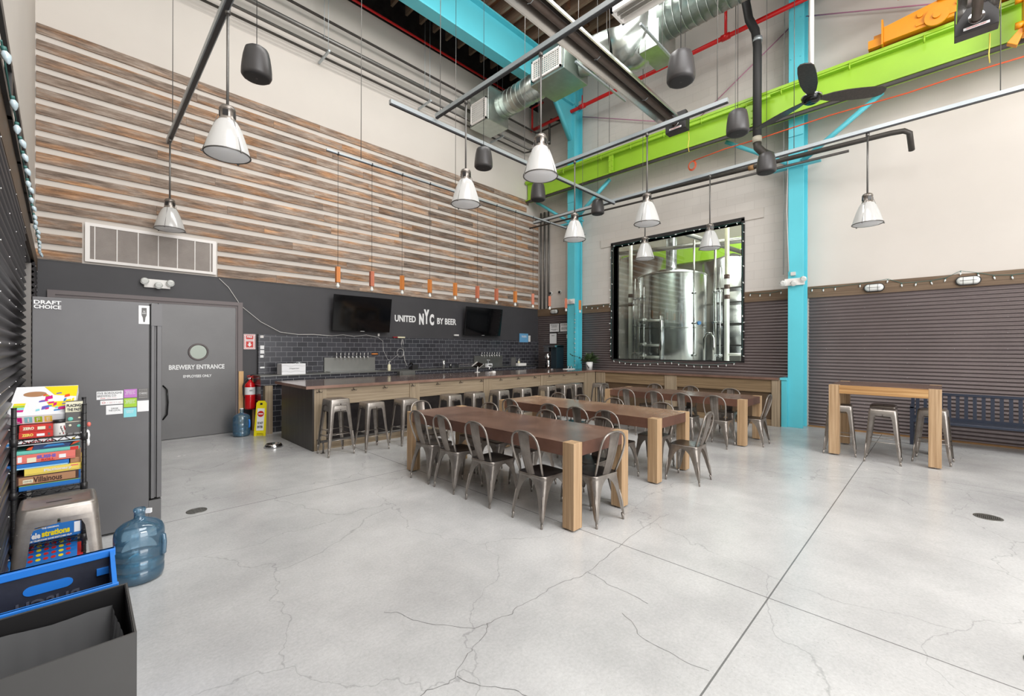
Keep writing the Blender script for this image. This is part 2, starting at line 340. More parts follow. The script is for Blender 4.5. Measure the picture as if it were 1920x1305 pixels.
class MB:
    def __init__(s): s.v = []; s.f = []; s.m = []; s.sm = []
    def add(s, vs, fs, mi=0, smooth=False):
        o = len(s.v); s.v += [tuple(v) for v in vs]
        for f in fs: s.f.append([i + o for i in f]); s.m.append(mi); s.sm.append(smooth)
        return s
    def box(s, x0, x1, y0, y1, z0, z1, mi=0):
        x0, x1 = min(x0, x1), max(x0, x1); y0, y1 = min(y0, y1), max(y0, y1); z0, z1 = min(z0, z1), max(z0, z1)
        v = [(x0, y0, z0), (x1, y0, z0), (x1, y1, z0), (x0, y1, z0), (x0, y0, z1), (x1, y0, z1), (x1, y1, z1), (x0, y1, z1)]
        return s.add(v, [(0, 3, 2, 1), (4, 5, 6, 7), (0, 1, 5, 4), (1, 2, 6, 5), (2, 3, 7, 6), (3, 0, 4, 7)], mi)
    def mbox(s, M, sx, sy, sz, mi=0):
        v = [M @ Vector((x * sx / 2, y * sy / 2, z * sz / 2)) for z in (-1, 1) for (x, y) in ((-1, -1), (1, -1), (1, 1), (-1, 1))]
        return s.add(v, [(0, 3, 2, 1), (4, 5, 6, 7), (0, 1, 5, 4), (1, 2, 6, 5), (2, 3, 7, 6), (3, 0, 4, 7)], mi)
    def prism(s, pts, axis, a, b, mi=0):
        # pts: 2D outline in the two other axes, counter-clockwise
        n = len(pts)
        def P(p, t):
            return {'X': (t, p[0], p[1]), 'Y': (p[0], t, p[1]), 'Z': (p[0], p[1], t)}[axis]
        v = [P(p, a) for p in pts] + [P(p, b) for p in pts]
        fs = [tuple(range(n))[::-1], tuple(range(n, 2 * n))] + [(i, (i + 1) % n, n + (i + 1) % n, n + i) for i in range(n)]
        return s.add(v, fs, mi)
    def cyl(s, p0, p1, r0, r1=None, n=12, mi=0, caps=True, smooth=True):
        r1 = r0 if r1 is None else r1
        p0, p1 = Vector(p0), Vector(p1); d = (p1 - p0).normalized()
        u = d.orthogonal().normalized(); w_ = d.cross(u)
        v = []
        for p, r in ((p0, r0), (p1, r1)):
            for k in range(n):
                a = 2 * PI * k / n; v.append(p + (u * math.cos(a) + w_ * math.sin(a)) * r)
        s.add(v, [(k, (k + 1) % n, n + (k + 1) % n, n + k) for k in range(n)], mi, smooth)
        if caps:
            s.add(v[:n], [tuple(range(n))[::-1]], mi); s.add(v[n:], [tuple(range(n))], mi)
        return s
    def tube(s, path, r, n=8, mi=0, closed=False, caps=True):
        P = [Vector(p) for p in path]; m = len(P); v = []
        rs = r if isinstance(r, (list, tuple)) else [r] * m
        up = None
        for i in range(m):
            a = P[i - 1] if (i > 0 or closed) else P[i]; b = P[(i + 1) % m] if (i < m - 1 or closed) else P[i]
            d = (b - a); d = d.normalized() if d.length > 1e-9 else Vector((0, 0, 1))
            if up is None: up = d.orthogonal().normalized()
            up = (up - d * up.dot(d)); up = up.normalized() if up.length > 1e-6 else d.orthogonal().normalized()
            w_ = d.cross(up)
            for k in range(n):
                t = 2 * PI * k / n; v.append(P[i] + (up * math.cos(t) + w_ * math.sin(t)) * rs[i])
        fs = []
        for i in range(m if closed else m - 1):
            j = (i + 1) % m
            for k in range(n): fs.append((i * n + k, i * n + (k + 1) % n, j * n + (k + 1) % n, j * n + k))
        s.add(v, fs, mi, True)
        if caps and not closed:
            s.add(v[:n], [tuple(range(n))[::-1]], mi); s.add(v[-n:], [tuple(range(n))], mi)
        return s
    def lathe(s, prof, c=(0, 0, 0), n=24, mi=0, rib=None, smooth=True):
        v = []
        for (r, z) in prof:
            for k in range(n):
                a = 2 * PI * k / n; rr = r * (1 + (rib if (rib and k % 2) else 0))
                v.append((c[0] + rr * math.cos(a), c[1] + rr * math.sin(a), c[2] + z))
        fs = [(i * n + k, i * n + (k + 1) % n, (i + 1) * n + (k + 1) % n, (i + 1) * n + k) for i in range(len(prof) - 1) for k in range(n)]
        return s.add(v, fs, mi, smooth)
    def ball(s, c, rx, ry=None, rz=None, n=12, mi=0):
        ry = ry or rx; rz = rz or rx; m = n // 2; v = []; fs = []
        for i in range(m + 1):
            t = PI * i / m
            for k in range(n):
                a = 2 * PI * k / n; v.append((c[0] + rx * math.sin(t) * math.cos(a), c[1] + ry * math.sin(t) * math.sin(a), c[2] + rz * math.cos(t)))
        for i in range(m):
            for k in range(n): fs.append((i * n + k, (i + 1) * n + k, (i + 1) * n + (k + 1) % n, i * n + (k + 1) % n))
        return s.add(v, fs, mi, True)
    def build(s, name, mats, parent=None, world=False, bevel=0.0, solid=0.0):
        if isinstance(mats, str): mats = [mats]
        off = parent.location if (world and parent is not None) else Vector((0, 0, 0))
        me = bpy.data.meshes.new(name)
        me.from_pydata([(v[0] - off[0], v[1] - off[1], v[2] - off[2]) for v in s.v], [], s.f)
        for m in mats: me.materials.append(MATS[m])
        for p, mi, sm in zip(me.polygons, s.m, s.sm): p.material_index = mi; p.use_smooth = sm
        me.update()
        bm = bmesh.new(); bm.from_mesh(me)
        bmesh.ops.remove_doubles(bm, verts=bm.verts, dist=1e-6) if any(s.sm) and not bevel else None
        bmesh.ops.recalc_face_normals(bm, faces=bm.faces); bm.to_mesh(me); bm.free()
        o = bpy.data.objects.new(name, me); col.objects.link(o)
        if parent is not None: o.parent = parent
        if solid:
            md = o.modifiers.new('solid', 'SOLIDIFY'); md.thickness = solid; md.offset = 0
        if bevel:
            md = o.modifiers.new('bevel', 'BEVEL'); md.width = bevel; md.segments = 2; md.limit_method = 'ANGLE'
        return o

def tag(o, label, cat, group=None, kind=None):
    o['label'] = label; o['category'] = cat
    if group: o['group'] = group
    if kind: o['kind'] = kind
    return o
def thing(name, label, cat, loc=(0, 0, 0), rz=0.0, group=None):
    o = bpy.data.objects.new(name, None); col.objects.link(o)
    o.location = loc; o.rotation_euler = (0, 0, rz); o.empty_display_size = 0.1
    return tag(o, label, cat, group)
def struct(name, mb, mats, parent=None, **k):
    o = mb.build(name, mats, parent, **k)
    if parent is None: o['kind'] = 'structure'
    return o
def dup(root, loc, rz, label, group=None):
    r = root.copy(); col.objects.link(r); r.location = loc; r.rotation_euler = (0, 0, rz); r['label'] = label
    if group: r['group'] = group
    for ch in list(root.children):
        c = ch.copy(); col.objects.link(c); c.parent = r
        for g in list(ch.children):
            d = g.copy(); col.objects.link(d); d.parent = c
    return r
def text(name, s, size, mname, parent, loc, face='-Y', width=None, height=None, depth=0.003, bold=0.0, mirror=False, world=True, align='CENTER'):
    cu = bpy.data.curves.new(name, 'FONT'); cu.body = s; cu.size = size; cu.extrude = depth / 2; cu.offset = bold; cu.align_x = align; cu.align_y = 'CENTER'
    cu.resolution_u = 3; cu.space_line = 0.85
    t = bpy.data.objects.new(name + '_tmp', cu); col.objects.link(t)
    dg = bpy.context.evaluated_depsgraph_get()
    me = bpy.data.meshes.new_from_object(t.evaluated_get(dg)); bpy.data.objects.remove(t)
    xs = [v.co.x for v in me.vertices]; ys = [v.co.y for v in me.vertices]
    if not xs: return None
    fx = width / (max(xs) - min(xs)) if width else 1.0; fy = height / (max(ys) - min(ys)) if height else fx
    cx = (max(xs) + min(xs)) / 2 if align == 'CENTER' else min(xs); cy = (max(ys) + min(ys)) / 2
    R = {'-Y': Matrix(((1, 0, 0), (0, 0, -1), (0, 1, 0))), '-X': Matrix(((0, 0, -1), (-1, 0, 0), (0, 1, 0))), '+Z': Matrix.Identity(3)}[face]
    off = parent.location if (world and parent is not None) else Vector((0, 0, 0))
    for v in me.vertices:
        p = Vector(((v.co.x - cx) * fx * (-1 if mirror else 1), (v.co.y - cy) * fy, v.co.z))
        v.co = R @ p + Vector(loc) - off
    me.materials.clear(); me.materials.append(MATS[mname])
    o = bpy.data.objects.new(name, me); col.objects.link(o)
    if parent is not None: o.parent = parent
    return o
# =====================================================================
# SETTING
# =====================================================================
YA, XB = 9.53, 10.80
def wc(y): return -0.5 + (YA - y) * 0.0276        # left wall, a little out of square
m = MB(); m.box(-1.2, 17.2, -6.2, 9.9, -0.15, 0.0); struct('floor', m, 'floor')
# hairline cracks wandering through the slab
m = MB(); rc = random.Random(2)
for P in [[(3.118, 1.841), (2.99, 1.837), (2.796, 1.81), (2.672, 1.798), (2.567, 1.786), (2.467, 1.793), (2.357, 1.825), (2.207, 1.843), (2.062, 1.832), (1.971, 1.841), (1.882, 1.852), (1.83, 1.828), (1.743, 1.857), (1.67, 1.86), (1.614, 1.816), (1.495, 1.769), (1.441, 1.748), (1.342, 1.703), (1.295, 1.671), (1.243, 1.666), (1.143, 1.697), (1.103, 1.69)] ,
[(2.567, 1.786), (2.573, 1.709), (2.531, 1.596), (2.538, 1.498), (2.534, 1.398), (2.519, 1.297)] ,
[(1.67, 1.86), (1.592, 1.884), (1.511, 1.977), (1.424, 2.118), (1.376, 2.201), (1.373, 2.297), (1.298, 2.386)] ,
[(1.29, 1.666), (1.327, 1.569), (1.384, 1.48), (1.435, 1.407), (1.454, 1.34)] ,
[(3.118, 1.841), (3.4, 1.877), (3.641, 1.877), (3.929, 1.889), (4.023, 1.853)] ,
[(2.313, 1.364), (2.269, 1.251), (2.194, 1.177), (2.196, 1.084), (2.189, 0.977), (2.182, 0.904), (2.21, 0.81)] ]:
    Q = []
    for (a, b) in zip(P[:-1], P[1:]):
        for s_ in (0, .33, .66): Q.append((a[0] + (b[0] - a[0]) * s_ + rc.uniform(-.008, .008), a[1] + (b[1] - a[1]) * s_ + rc.uniform(-.008, .008)))
    Q.append(P[-1])
    for (a, b) in zip(Q[:-1], Q[1:]):
        d = Vector((b[0] - a[0], b[1] - a[1], 0)); n_ = Vector((-d.y, d.x, 0)).normalized() * rc.uniform(.0010, .0022)
        m.add([(a[0] - n_.x, a[1] - n_.y, .0006), (a[0] + n_.x, a[1] + n_.y, .0006), (b[0] + n_.x, b[1] + n_.y, .0006), (b[0] - n_.x, b[1] - n_.y, .0006)], [(0, 3, 2, 1)])
m.build('crack', 'crack_dark', bpy.data.objects['floor'])
# back wall (planks side): lower black paint, upper white, dark gap under the deck
m = MB(); m.box(-0.9, XB + 0.3, YA, YA + 0.25, 0, 2.925, 0); m.box(-0.9, XB + 0.3, YA, YA + 0.25, 2.925, 9.5, 1); m.box(-0.9, XB + 0.3, YA, YA + 0.25, 9.5, 10.3, 2)
struct('wall_back', m, ['black_paint', 'white_wall', 'bar_panel'])
m = MB(); m.box(2.46, XB - 0.02, YA - 0.025, YA, 0, 1.873); struct('trim_1', m, 'black_tile')
# right wall with the window opening
wy0, wy1, wz0, wz1 = 3.25, 6.65, 1.33, 4.57
m = MB()
for (a, b, c, d, mi) in ((-6.2, 2.0, 0, 9.0, 0), (2.0, wy0, 0, 9.0, 1), (wy1, YA, 0, 9.0, 1), (wy0, wy1, 0, wz0, 1), (wy0, wy1, wz1, 9.0, 1), (-6.2, YA, 9.0, 10.3, 0)):
    m.box(XB, XB + 0.28, a, b, c, d, mi)
m.box(XB - 0.03, XB, wy0 - 0.45, wy1 + 0.42, wz1, wz1 + 0.22, 0)
m.box(XB - 0.10, XB, -6.2, YA, 9.02, 9.16, 0); m.box(XB - 0.05, XB, -6.2, YA, 9.16, 9.36, 0)
struct('wall_right', m, ['white_wall', 'block_wall'])
# left wall
m = MB()
def lw(y0, y1, z0, z1, mi, t=0.2):
    a, b = wc(y0), wc(y1)
    m.add([(a, y0, z0), (b, y1, z0), (b - t, y1, z0), (a - t, y0, z0), (a, y0, z1), (b, y1, z1), (b - t, y1, z1), (a - t, y0, z1)],
          [(0, 3, 2, 1), (4, 5, 6, 7), (0, 1, 5, 4), (1, 2, 6, 5), (2, 3, 7, 6), (3, 0, 4, 7)], mi)
lw(-6.2, 6.2, 0, 3.0, 1); lw(8.12, YA, 0, 3.0, 1); lw(6.2, 8.12, 2.66, 3.0, 1); lw(-6.2, YA, 3.0, 10.3, 0)
struct('wall_left', m, ['white_wall', 'black_paint'])
# deep doorway in the left wall: jambs, head, door
m = MB(); m.box(-1.25, -0.452, 8.06, 8.12, 0, 2.66); m.box(-1.25, -0.62, 6.2, 6.28, 0, 2.66); m.box(-1.25, -0.66, 6.28, 8.06, 2.58, 2.66)
struct('trim_2', m, 'jamb_grey')
m = MB(); m.box(-1.3, -1.25, 6.1, 8.3, 0, 2.7); struct('door_2', m, 'door_paint')
# wall behind the camera with wide openings for the glazed doors
m = MB(); m.box(-0.6, XB, -6.3, -6.2, 0, 0.35); m.box(-0.6, XB, -6.3, -6.2, 5.0, 5.7); m.box(-0.6, XB, -6.3, -6.2, 9.0, 10.3)
for x in (-0.6, 3.2, 7.0, 10.5): m.box(x, x + 0.3, -6.3, -6.2, 0, 9.0)
struct('wall_front', m, 'white_wall')
# ceiling: deck and joists
m = MB(); m.box(-0.9, XB + 0.3, -6.3, 9.9, 10.3, 10.4); cl = struct('ceiling', m, 'deck_wood')
k = 0
x = -0.4
while x < 10.9:
    m = MB(); m.box(x - 0.03, x + 0.03, -6.2, YA, 9.98, 10.3); m.build('joist', 'joist_wood', cl); x += 0.41
for y in (1.2, 3.1, 5.0, 6.6, 8.7):
    m = MB(); m.box(-0.5, 10.8, y - 0.05, y + 0.05, 10.10, 10.28); m.build('bridging', 'deck_wood', cl)

# corrugated cladding
def corrugated(name, P0, P1, z0, z1, matn, amp=0.011, pitch=0.067, screws=True, hole=None):
    m = MB(); P0, P1 = Vector(P0), Vector(P1); d = (P1 - P0).normalized(); nrm = Vector((-d.y, d.x, 0))
    if nrm.dot(Vector((5, 3, 0)) - P0) < 0: nrm = -nrm
    def strip(a, b, za, zb):
        n = max(2, int((zb - za) / pitch * 8)); v = []
        for i in range(n + 1):
            z = za + (zb - za) * i / n; off = amp + amp * math.sin(2 * PI * z / pitch)
            for p in (P0 + d * a, P0 + d * b): v.append((p.x + nrm.x * off, p.y + nrm.y * off, z))
        m.add(v, [(2 * i, 2 * i + 1, 2 * i + 3, 2 * i + 2) for i in range(n)], 0, True)
    Ltot = (P1 - P0).length
    if hole:
        h0, h1, hz0 = hole
        strip(0, h0, z0, z1); strip(h1, Ltot, z0, z1); strip(h0, h1, z0, hz0)
    else: strip(0, Ltot, z0, z1)
    if screws:
        a = 0.3
        while a < Ltot:
            z = 0.268 + pitch / 4
            while z < z1:
                if not (hole and hole[0] < a < hole[1] and z > hole[2]) and z > z0:
                    p = P0 + d * a + nrm * (2 * amp); m.ball((p.x, p.y, z), 0.0055, n=6, mi=1)
                z += pitch * 4
            a += 0.61
    o = m.build(name, [matn, 'chrome']); o['kind'] = 'structure'; return o
corrugated('trim_3', (XB, 1.95, 0), (XB, -6.1, 0), 0.03, 2.69, 'corrugated')
corrugated('trim_4', (XB, YA, 0), (XB, 2.0, 0), 0.03, 2.69, 'corrugated', hole=(YA - wy1, YA - wy0, wz0))
corrugated('trim_5', (wc(6.2), 6.2, 0), (wc(-2), -2, 0), 0.0, 2.72, 'corrugated_dark', amp=0.016)
corrugated('trim_6', (wc(YA), YA, 0), (wc(8.14), 8.14, 0), 0.0, 2.72, 'corrugated_dark', amp=0.016)
# wooden band above the cladding
def band(name, y0, y1):
    m = MB(); m.box(XB - 0.035, XB, y0, y1, 2.69, 2.925); struct(name, m, 'trim_wood')
band('trim_7', -6.1, 1.97); band('trim_8', 2.24, wy0 - 0.06); band('trim_9', wy1 + 0.06, YA)
m = MB()
for (y0, y1) in ((-2, 7.05),):
    a, b = wc(y0) + 0.03, wc(y1) + 0.03
    m.add([(a, y0, 2.72), (b, y1, 2.72), (b - .06, y1, 2.72), (a - .06, y0, 2.72), (a, y0, 2.96), (b, y1, 2.96), (b - .06, y1, 2.96), (a - .06, y0, 2.96)],
          [(0, 3, 2, 1), (4, 5, 6, 7), (0, 1, 5, 4), (1, 2, 6, 5), (2, 3, 7, 6), (3, 0, 4, 7)])
a, b = wc(7.05) + 0.03, wc(YA) + 0.03
m.add([(a, 7.05, 2.72), (b, YA, 2.72), (b - .05, YA, 2.72), (a - .05, 7.05, 2.72), (a, 7.05, 2.92), (b, YA, 2.92), (b - .05, YA, 2.92), (a - .05, 7.05, 2.92)],
      [(0, 3, 2, 1), (4, 5, 6, 7), (0, 1, 5, 4), (1, 2, 6, 5), (2, 3, 7, 6), (3, 0, 4, 7)], 1)
struct('trim_10', m, ['bar_panel_wood', 'bar_panel_wood'])
# narrow pale threshold line at the foot of the right wall
m = MB(); m.box(XB - 0.055, XB, -6.0, 1.95, 0, 0.028); struct('baseboard_right', m, 'plinth_wood')

# window to the brewery
m = MB(); t = 0.06
m.box(XB - 0.06, XB + 0.28, wy0 - 0.06, wy0, wz0 - 0.0, wz1 + 0.05); m.box(XB - 0.06, XB + 0.28, wy1, wy1 + 0.06, wz0, wz1 + 0.05)
m.box(XB - 0.06, XB + 0.28, wy0 - 0.06, wy1 + 0.06, wz1, wz1 + 0.08); m.box(XB - 0.02, XB + 0.28, wy0 - 0.06, wy1 + 0.06, wz0 - 0.03, wz0)
wn = struct('window_1', m, 'black_plastic')
m = MB(); m.box(XB + 0.10, XB + 0.11, wy0, wy1, wz0, wz1); m.build('pane', 'pane', wn)
# brewery room
m = MB(); m.box(17.0, 17.2, 0.4, 9.9, 0, 7.5, 0); m.box(11.08, 17.0, 9.7, 9.9, 0, 7.5, 0); m.box(11.08, 17.0, 0.3, 0.5, 0, 7.5, 0)
struct('wall_brewery', m, 'white_wall')
m = MB(); m.box(11.08, 17.1, 0.3, 9.9, 7.5, 7.6); struct('trim_11', m, 'deck_wood')

# slat cladding
pc = thing('plank_cladding', 'rows of weathered reclaimed barn wood planks spaced out across the tall white back wall', 'wall cladding', (0, YA, 2.93))
rnd = random.Random(5)
for i in range(15):
    ztop = 6.43 - 0.2395 * i; zb = ztop - 0.147
    spans = [(-0.49, 10.76)]
    if i == 0: spans = [(-0.49, 10.28)]
    if i == 1: spans = [(-0.49, 10.18)]
    if i >= 12: spans = [(-0.49, 0.0), (1.78, 10.76)]
    for (a, b) in spans:
        m = MB(); x = a
        while x < b - 0.01:
            L_ = min(rnd.uniform(0.9, 2.6), b - x)
            if b - x - L_ < 0.4: L_ = b - x
            th = 0.022 + rnd.random() * 0.008
            m.box(x + 0.001, x + L_ - 0.001, YA - th, YA, zb + rnd.uniform(-.002, .002), ztop + rnd.uniform(-.002, .002)); x += L_
        m.build('plank_row', 'plank_wood', pc, world=True)

# =====================================================================
# STEELWORK
# =====================================================================
def ibeam_y(m, x, z0, z1, y0, y1, fw=0.2, tw=0.02, tf=0.03, mi=0):   # runs along Y
    m.box(x - fw / 2, x + fw / 2, y0, y1, z0, z0 + tf, mi); m.box(x - fw / 2, x + fw / 2, y0, y1, z1 - tf, z1, mi); m.box(x - tw / 2, x + tw / 2, y0, y1, z0 + tf, z1 - tf, mi)
def steel_column(y0, y1, label, ztop):
    t = thing('steel_column', label, 'column', (10.55, (y0 + y1) / 2, 0))
    m = MB(); m.box(10.36, 10.39, y0, y1, 0, ztop); m.box(10.72, 10.75, y0, y1, 0, ztop); m.box(10.39, 10.72, (y0 + y1) / 2 - 0.012, (y0 + y1) / 2 + 0.012, 0, ztop)
    m.build('i_section', 'cyan_paint', t, world=True, bevel=0.004)
    m = MB(); m.box(10.34, 10.36, y0 + 0.01, y1 - 0.01, 6.0, 9.2)
    for z in (6.9, 7.6, 8.4): 
        for yy in (y0 + 0.05, y1 - 0.05): m.cyl((10.325, yy, z), (10.345, yy, z), 0.014, n=6)
    m.build('splice_plate', 'cyan_paint', t, world=True)
    yc = (y0 + y1) / 2
    for sg in (-1, 1):
        m = MB(); ye = yc + sg * 1.35
        if ye > 9.45: ye = 9.4
        m.tube([(10.38, yc + sg * 0.10, 5.45), (10.34, ye, 6.32)], 0.055, n=4); m.build('knee_brace', 'cyan_paint', t, world=True)
        m = MB(); m.box(10.30, 10.42, min(yc, yc + sg * 0.42), max(yc, yc + sg * 0.42), 5.36, 5.40); m.build('bracket', 'cyan_paint', t, world=True)
    return t
c1 = steel_column(7.71, 7.98, 'bright cyan steel column rising behind the corner of the bar', 9.9)
c2 = steel_column(1.97, 2.24, 'bright cyan steel column standing at the right end of the wall counter', 10.0)
m = MB(); m.box(10.30, 10.75, 2.24, 2.34, 0, 0.97); m.box(10.28, 10.75, 2.24, 2.36, 0.97, 1.02); m.build('base_cover', 'cyan_paint', c2, world=True)
m = MB(); m.tube([(10.55, 2.36, 9.9), (10.52, 2.36, 3.2)], 0.009, n=6)
m.tube([(10.33, 2.24, 5.6), (10.33, 2.26, 4.5), (10.33, 2.22, 3.22)], 0.008, n=6); tag(m.build('power_conduit', 'white_cable'), 'thin white conduit running down the front of the nearer cyan column', 'conduit')
# haunch at top of column 1 and cyan roof girder
g = thing('roof_girder', 'deep bright cyan steel girder spanning under the roof deck', 'beam', (5, 7.87, 8.85))
m = MB(); m.box(-0.6, 10.72, 7.72, 8.02, 8.88, 8.92); m.box(-0.6, 10.72, 7.72, 8.02, 9.82, 9.86); m.box(-0.6, 10.72, 7.86, 7.88, 8.92, 9.82); m.build('i_section', 'cyan_paint', g, world=True)
m = MB(); m.prism([(9.6, 8.88), (10.36, 7.9), (10.36, 8.88)], 'Y', 7.80, 7.90); m.tube([(9.6, 7.87, 8.86), (10.36, 7.87, 7.9)], 0.09, n=4); m.build('haunch', 'cyan_paint', g, world=True)
# crane runway
t = thing('crane_runway', 'long lime green crane runway beam mounted high along the right wall', 'beam', (10.2, 3, 6.35))
m = MB(); ibeam_y(m, 10.2, 6.36, 6.93, -6.0, 9.47, 0.24, 0.02, 0.03); m.build('i_section', 'green_paint', t, world=True)
m = MB(); m.box(10.06, 10.10, -6.0, 9.47, 6.93, 6.985); m.build('crane_rail', 'green_paint', t, world=True)
m = MB(); m.tube([(10.06, 2.5, 6.86), (10.06, 9.0, 6.86)], 0.03, n=8); m.build('rail_pipe', 'green_paint', t, world=True)
for y in (7.9, 7.5, 6.6, 5.7, 4.8, 3.9, 3.1, 2.3, 1.2, 0.2, -0.6):
    m = MB(); m.tube([(10.06, y, 6.80), (10.03, y, 6.86), (10.06, y, 6.93)], 0.014, n=6); m.build('clip', 'green_paint', t, world=True)
for y in (6.3, 2.9):
    m = MB(); m.box(10.07, 10.09, y - 0.07, y + 0.07, 6.36, 6.92)
    for z in (6.42, 6.55, 6.7, 6.84):
        for yy in (y - 0.05, y + 0.05): m.cyl((10.05, yy, z), (10.08, yy, z), 0.02, n=6)
    m.build('splice_plate', 'green_paint', t, world=True)
m = MB(); m.box(10.10, 10.16, -6, 9.4, 6.30, 6.355); m.build('conductor_bar', 'dark_pipe', t, world=True)
# crane trolley
t = thing('crane_end_truck', 'orange crane end truck resting on the green runway beam', 'crane', (10.2, 0.1, 6.985))
m = MB(); m.prism([(0.72, 7.03), (0.72, 7.30), (-0.15, 7.42), (-0.8, 7.50), (-2.4, 7.55), (-2.4, 7.03)], 'X', 9.98, 10.42); m.build('frame', 'orange_paint', t, world=True, bevel=0.008)
m = MB(); m.box(9.94, 10.46, 0.72, 0.745, 6.99, 7.42); m.build('end_plate', 'orange_paint', t, world=True)
m = MB(); m.box(10.0, 10.3, 0.745, 0.93, 7.02, 7.16); m.box(10.1, 10.2, 0.745, 0.86, 7.20, 7.27); m.build('bumper', 'orange_paint', t, world=True)
m = MB(); m.cyl((9.93, 0.05, 7.12), (9.98, 0.05, 7.12), 0.15, n=32); m.cyl((9.90, 0.05, 7.12), (9.93, 0.05, 7.12), 0.05, n=12); m.build('gear_wheel', 'orange_paint', t, world=True)
m = MB(); m.lathe([(0.10, 0), (0.10, 0.04), (0.07, 0.04), (0.07, 0.08), (0.10, 0.08), (0.10, 0.12), (0.07, 0.12), (0.07, 0.16), (0.10, 0.16), (0.10, 0.2), (0.07, 0.2), (0.07, 0.24), (0.10, 0.24), (0.1, 0.6), (0.0, 0.6)], (10.0, -0.05, 7.36), 20); m.build('coil_stack', 'orange_paint', t, world=True)
m = MB(); m.box(9.96, 9.98, -0.55, 0.3, 7.08, 7.12); m.cyl((9.95, 0.25, 7.25), (9.98, 0.25, 7.25), 0.04, n=10); m.cyl((9.95, -0.2, 7.22), (9.98, -0.2, 7.22), 0.03, n=10); m.build('side_fittings', 'orange_paint', t, world=True)
t = thing('crane_hook_block', 'orange hoist frame hanging in front of the green beam at the right edge', 'hoist', (9.9, -0.9, 6.2))
m = MB(); m.box(9.75, 10.0, -0.98, -0.86, 6.30, 7.6)
m.prism([(-0.86, 6.30), (-0.86, 6.42), (-0.70, 6.22), (-0.80, 6.14)], 'X', 9.8, 9.9); m.build('frame', 'orange_paint', t, world=True, bevel=0.006)
for z in (6.42, 6.80):
    m = MB(); m.cyl((9.8, -0.86, z), (9.8, -0.78, z), 0.05, n=10); m.build('bolt', 'orange_paint', t, world=True)
m = MB(); m.box(8.2, 10.3, 0.35, 0.55, 7.86, 8.0); tag(m.build('crane_bridge_girder', 'orange_paint'), 'orange crane girder just visible at the top edge above the end truck', 'crane')

# =====================================================================
# HANGING RAILS, LAMPS, SPEAKERS
# =====================================================================
def strut(name, label, a, b, rods, group=None, w_=0.058):
    a, b = Vector(a), Vector(b); t = thing(name, label, 'ceiling rail', tuple((a + b) / 2), 0, group)
    m = MB(); h = w_ / 2
    x0, x1 = min(a.x, b.x), max(a.x, b.x); y0, y1 = min(a.y, b.y), max(a.y, b.y)
    if x1 - x0 > y1 - y0: m.box(x0, x1, a.y - h, a.y + h, a.z, a.z + w_, 0); m.box(x0, x1, a.y - h * .6, a.y + h * .6, a.z - .016, a.z, 1)
    else: m.box(a.x - h, a.x + h, y0, y1, a.z, a.z + w_, 0); m.box(a.x - h * .6, a.x + h * .6, y0, y1, a.z - .016, a.z, 1)
    m.build('channel', ['strut_zinc', 'strut_dark'], t, world=True)
    for p in rods:
        m = MB(); m.cyl((p[0], p[1], a.z + w_), (p[0], p[1], 10.1), 0.006, n=6); m.build('threaded_rod', 'steel_pipe', t, world=True)
    return t
RZ = 5.22
strut('strut_rail', 'galvanised strut rail carrying two glass lamps left of centre, running toward the camera', (3.92, 5.6, RZ), (3.92, -5.8, RZ), [(3.92, 5.5), (3.92, 1.8)])
strut('strut_rail', 'long galvanised strut rail crossing parallel to the plank wall', (3.15, 5.66, RZ - .06), (9.2, 5.66, RZ - .06), [(6.0, 5.66)])
strut('strut_rail', 'short galvanised strut rail in the middle with two glass lamps, open end nearest the fan', (6.66, 5.62, RZ), (6.66, 2.2, RZ), [(6.66, 2.35), (6.66, 4.2)])
strut('strut_rail', 'long galvanised strut rail running in front of the right wall with three glass lamps', (9.2, 8.3, RZ), (9.2, -5.8, RZ), [(9.2, 6.6), (9.2, 2.9), (9.2, 1.9), (9.2, -0.6), (9.2, 4.9)])
strut('strut_rail', 'dark strut rail at upper left carrying the two lamps nearest the vent', (1.04, 9.35, 5.10), (1.04, 2.2, 5.10), [(1.04, 8.9)], None, 0.07)
# lower strut and pipes just behind the right-hand rail
t = thing('heating_pipe', 'thick black pipe along the right wall behind the lamp rail, ending in an elbow', 'pipe', (10.3, 4, 5.5))
m = MB(); m.tube([(10.05, 9.0, 5.62), (10.05, 0.62, 5.42), (10.05, 0.45, 5.40), (10.05, 0.38, 5.34), (10.3, 0.36, 5.12)], 0.045, n=12); m.build('pipe', 'dark_pipe', t, world=True)
m = MB(); m.cyl((10.05, 6.9, 5.58), (10.05, 6.8, 5.578), 0.062, n=12); m.cyl((10.05, 2.9, 5.48), (10.05, 2.8, 5.478), 0.062, n=12); m.build('coupling', 'plinth_wood', t, world=True)
m = MB(); m.tube([(10.0, 9.2, 5.42), (10.0, 1.2, 5.28)], 0.026, n=8); tag(m.build('gas_pipe', 'dark_pipe'), 'thin black pipe hung just under the thick black heating pipe', 'pipe')

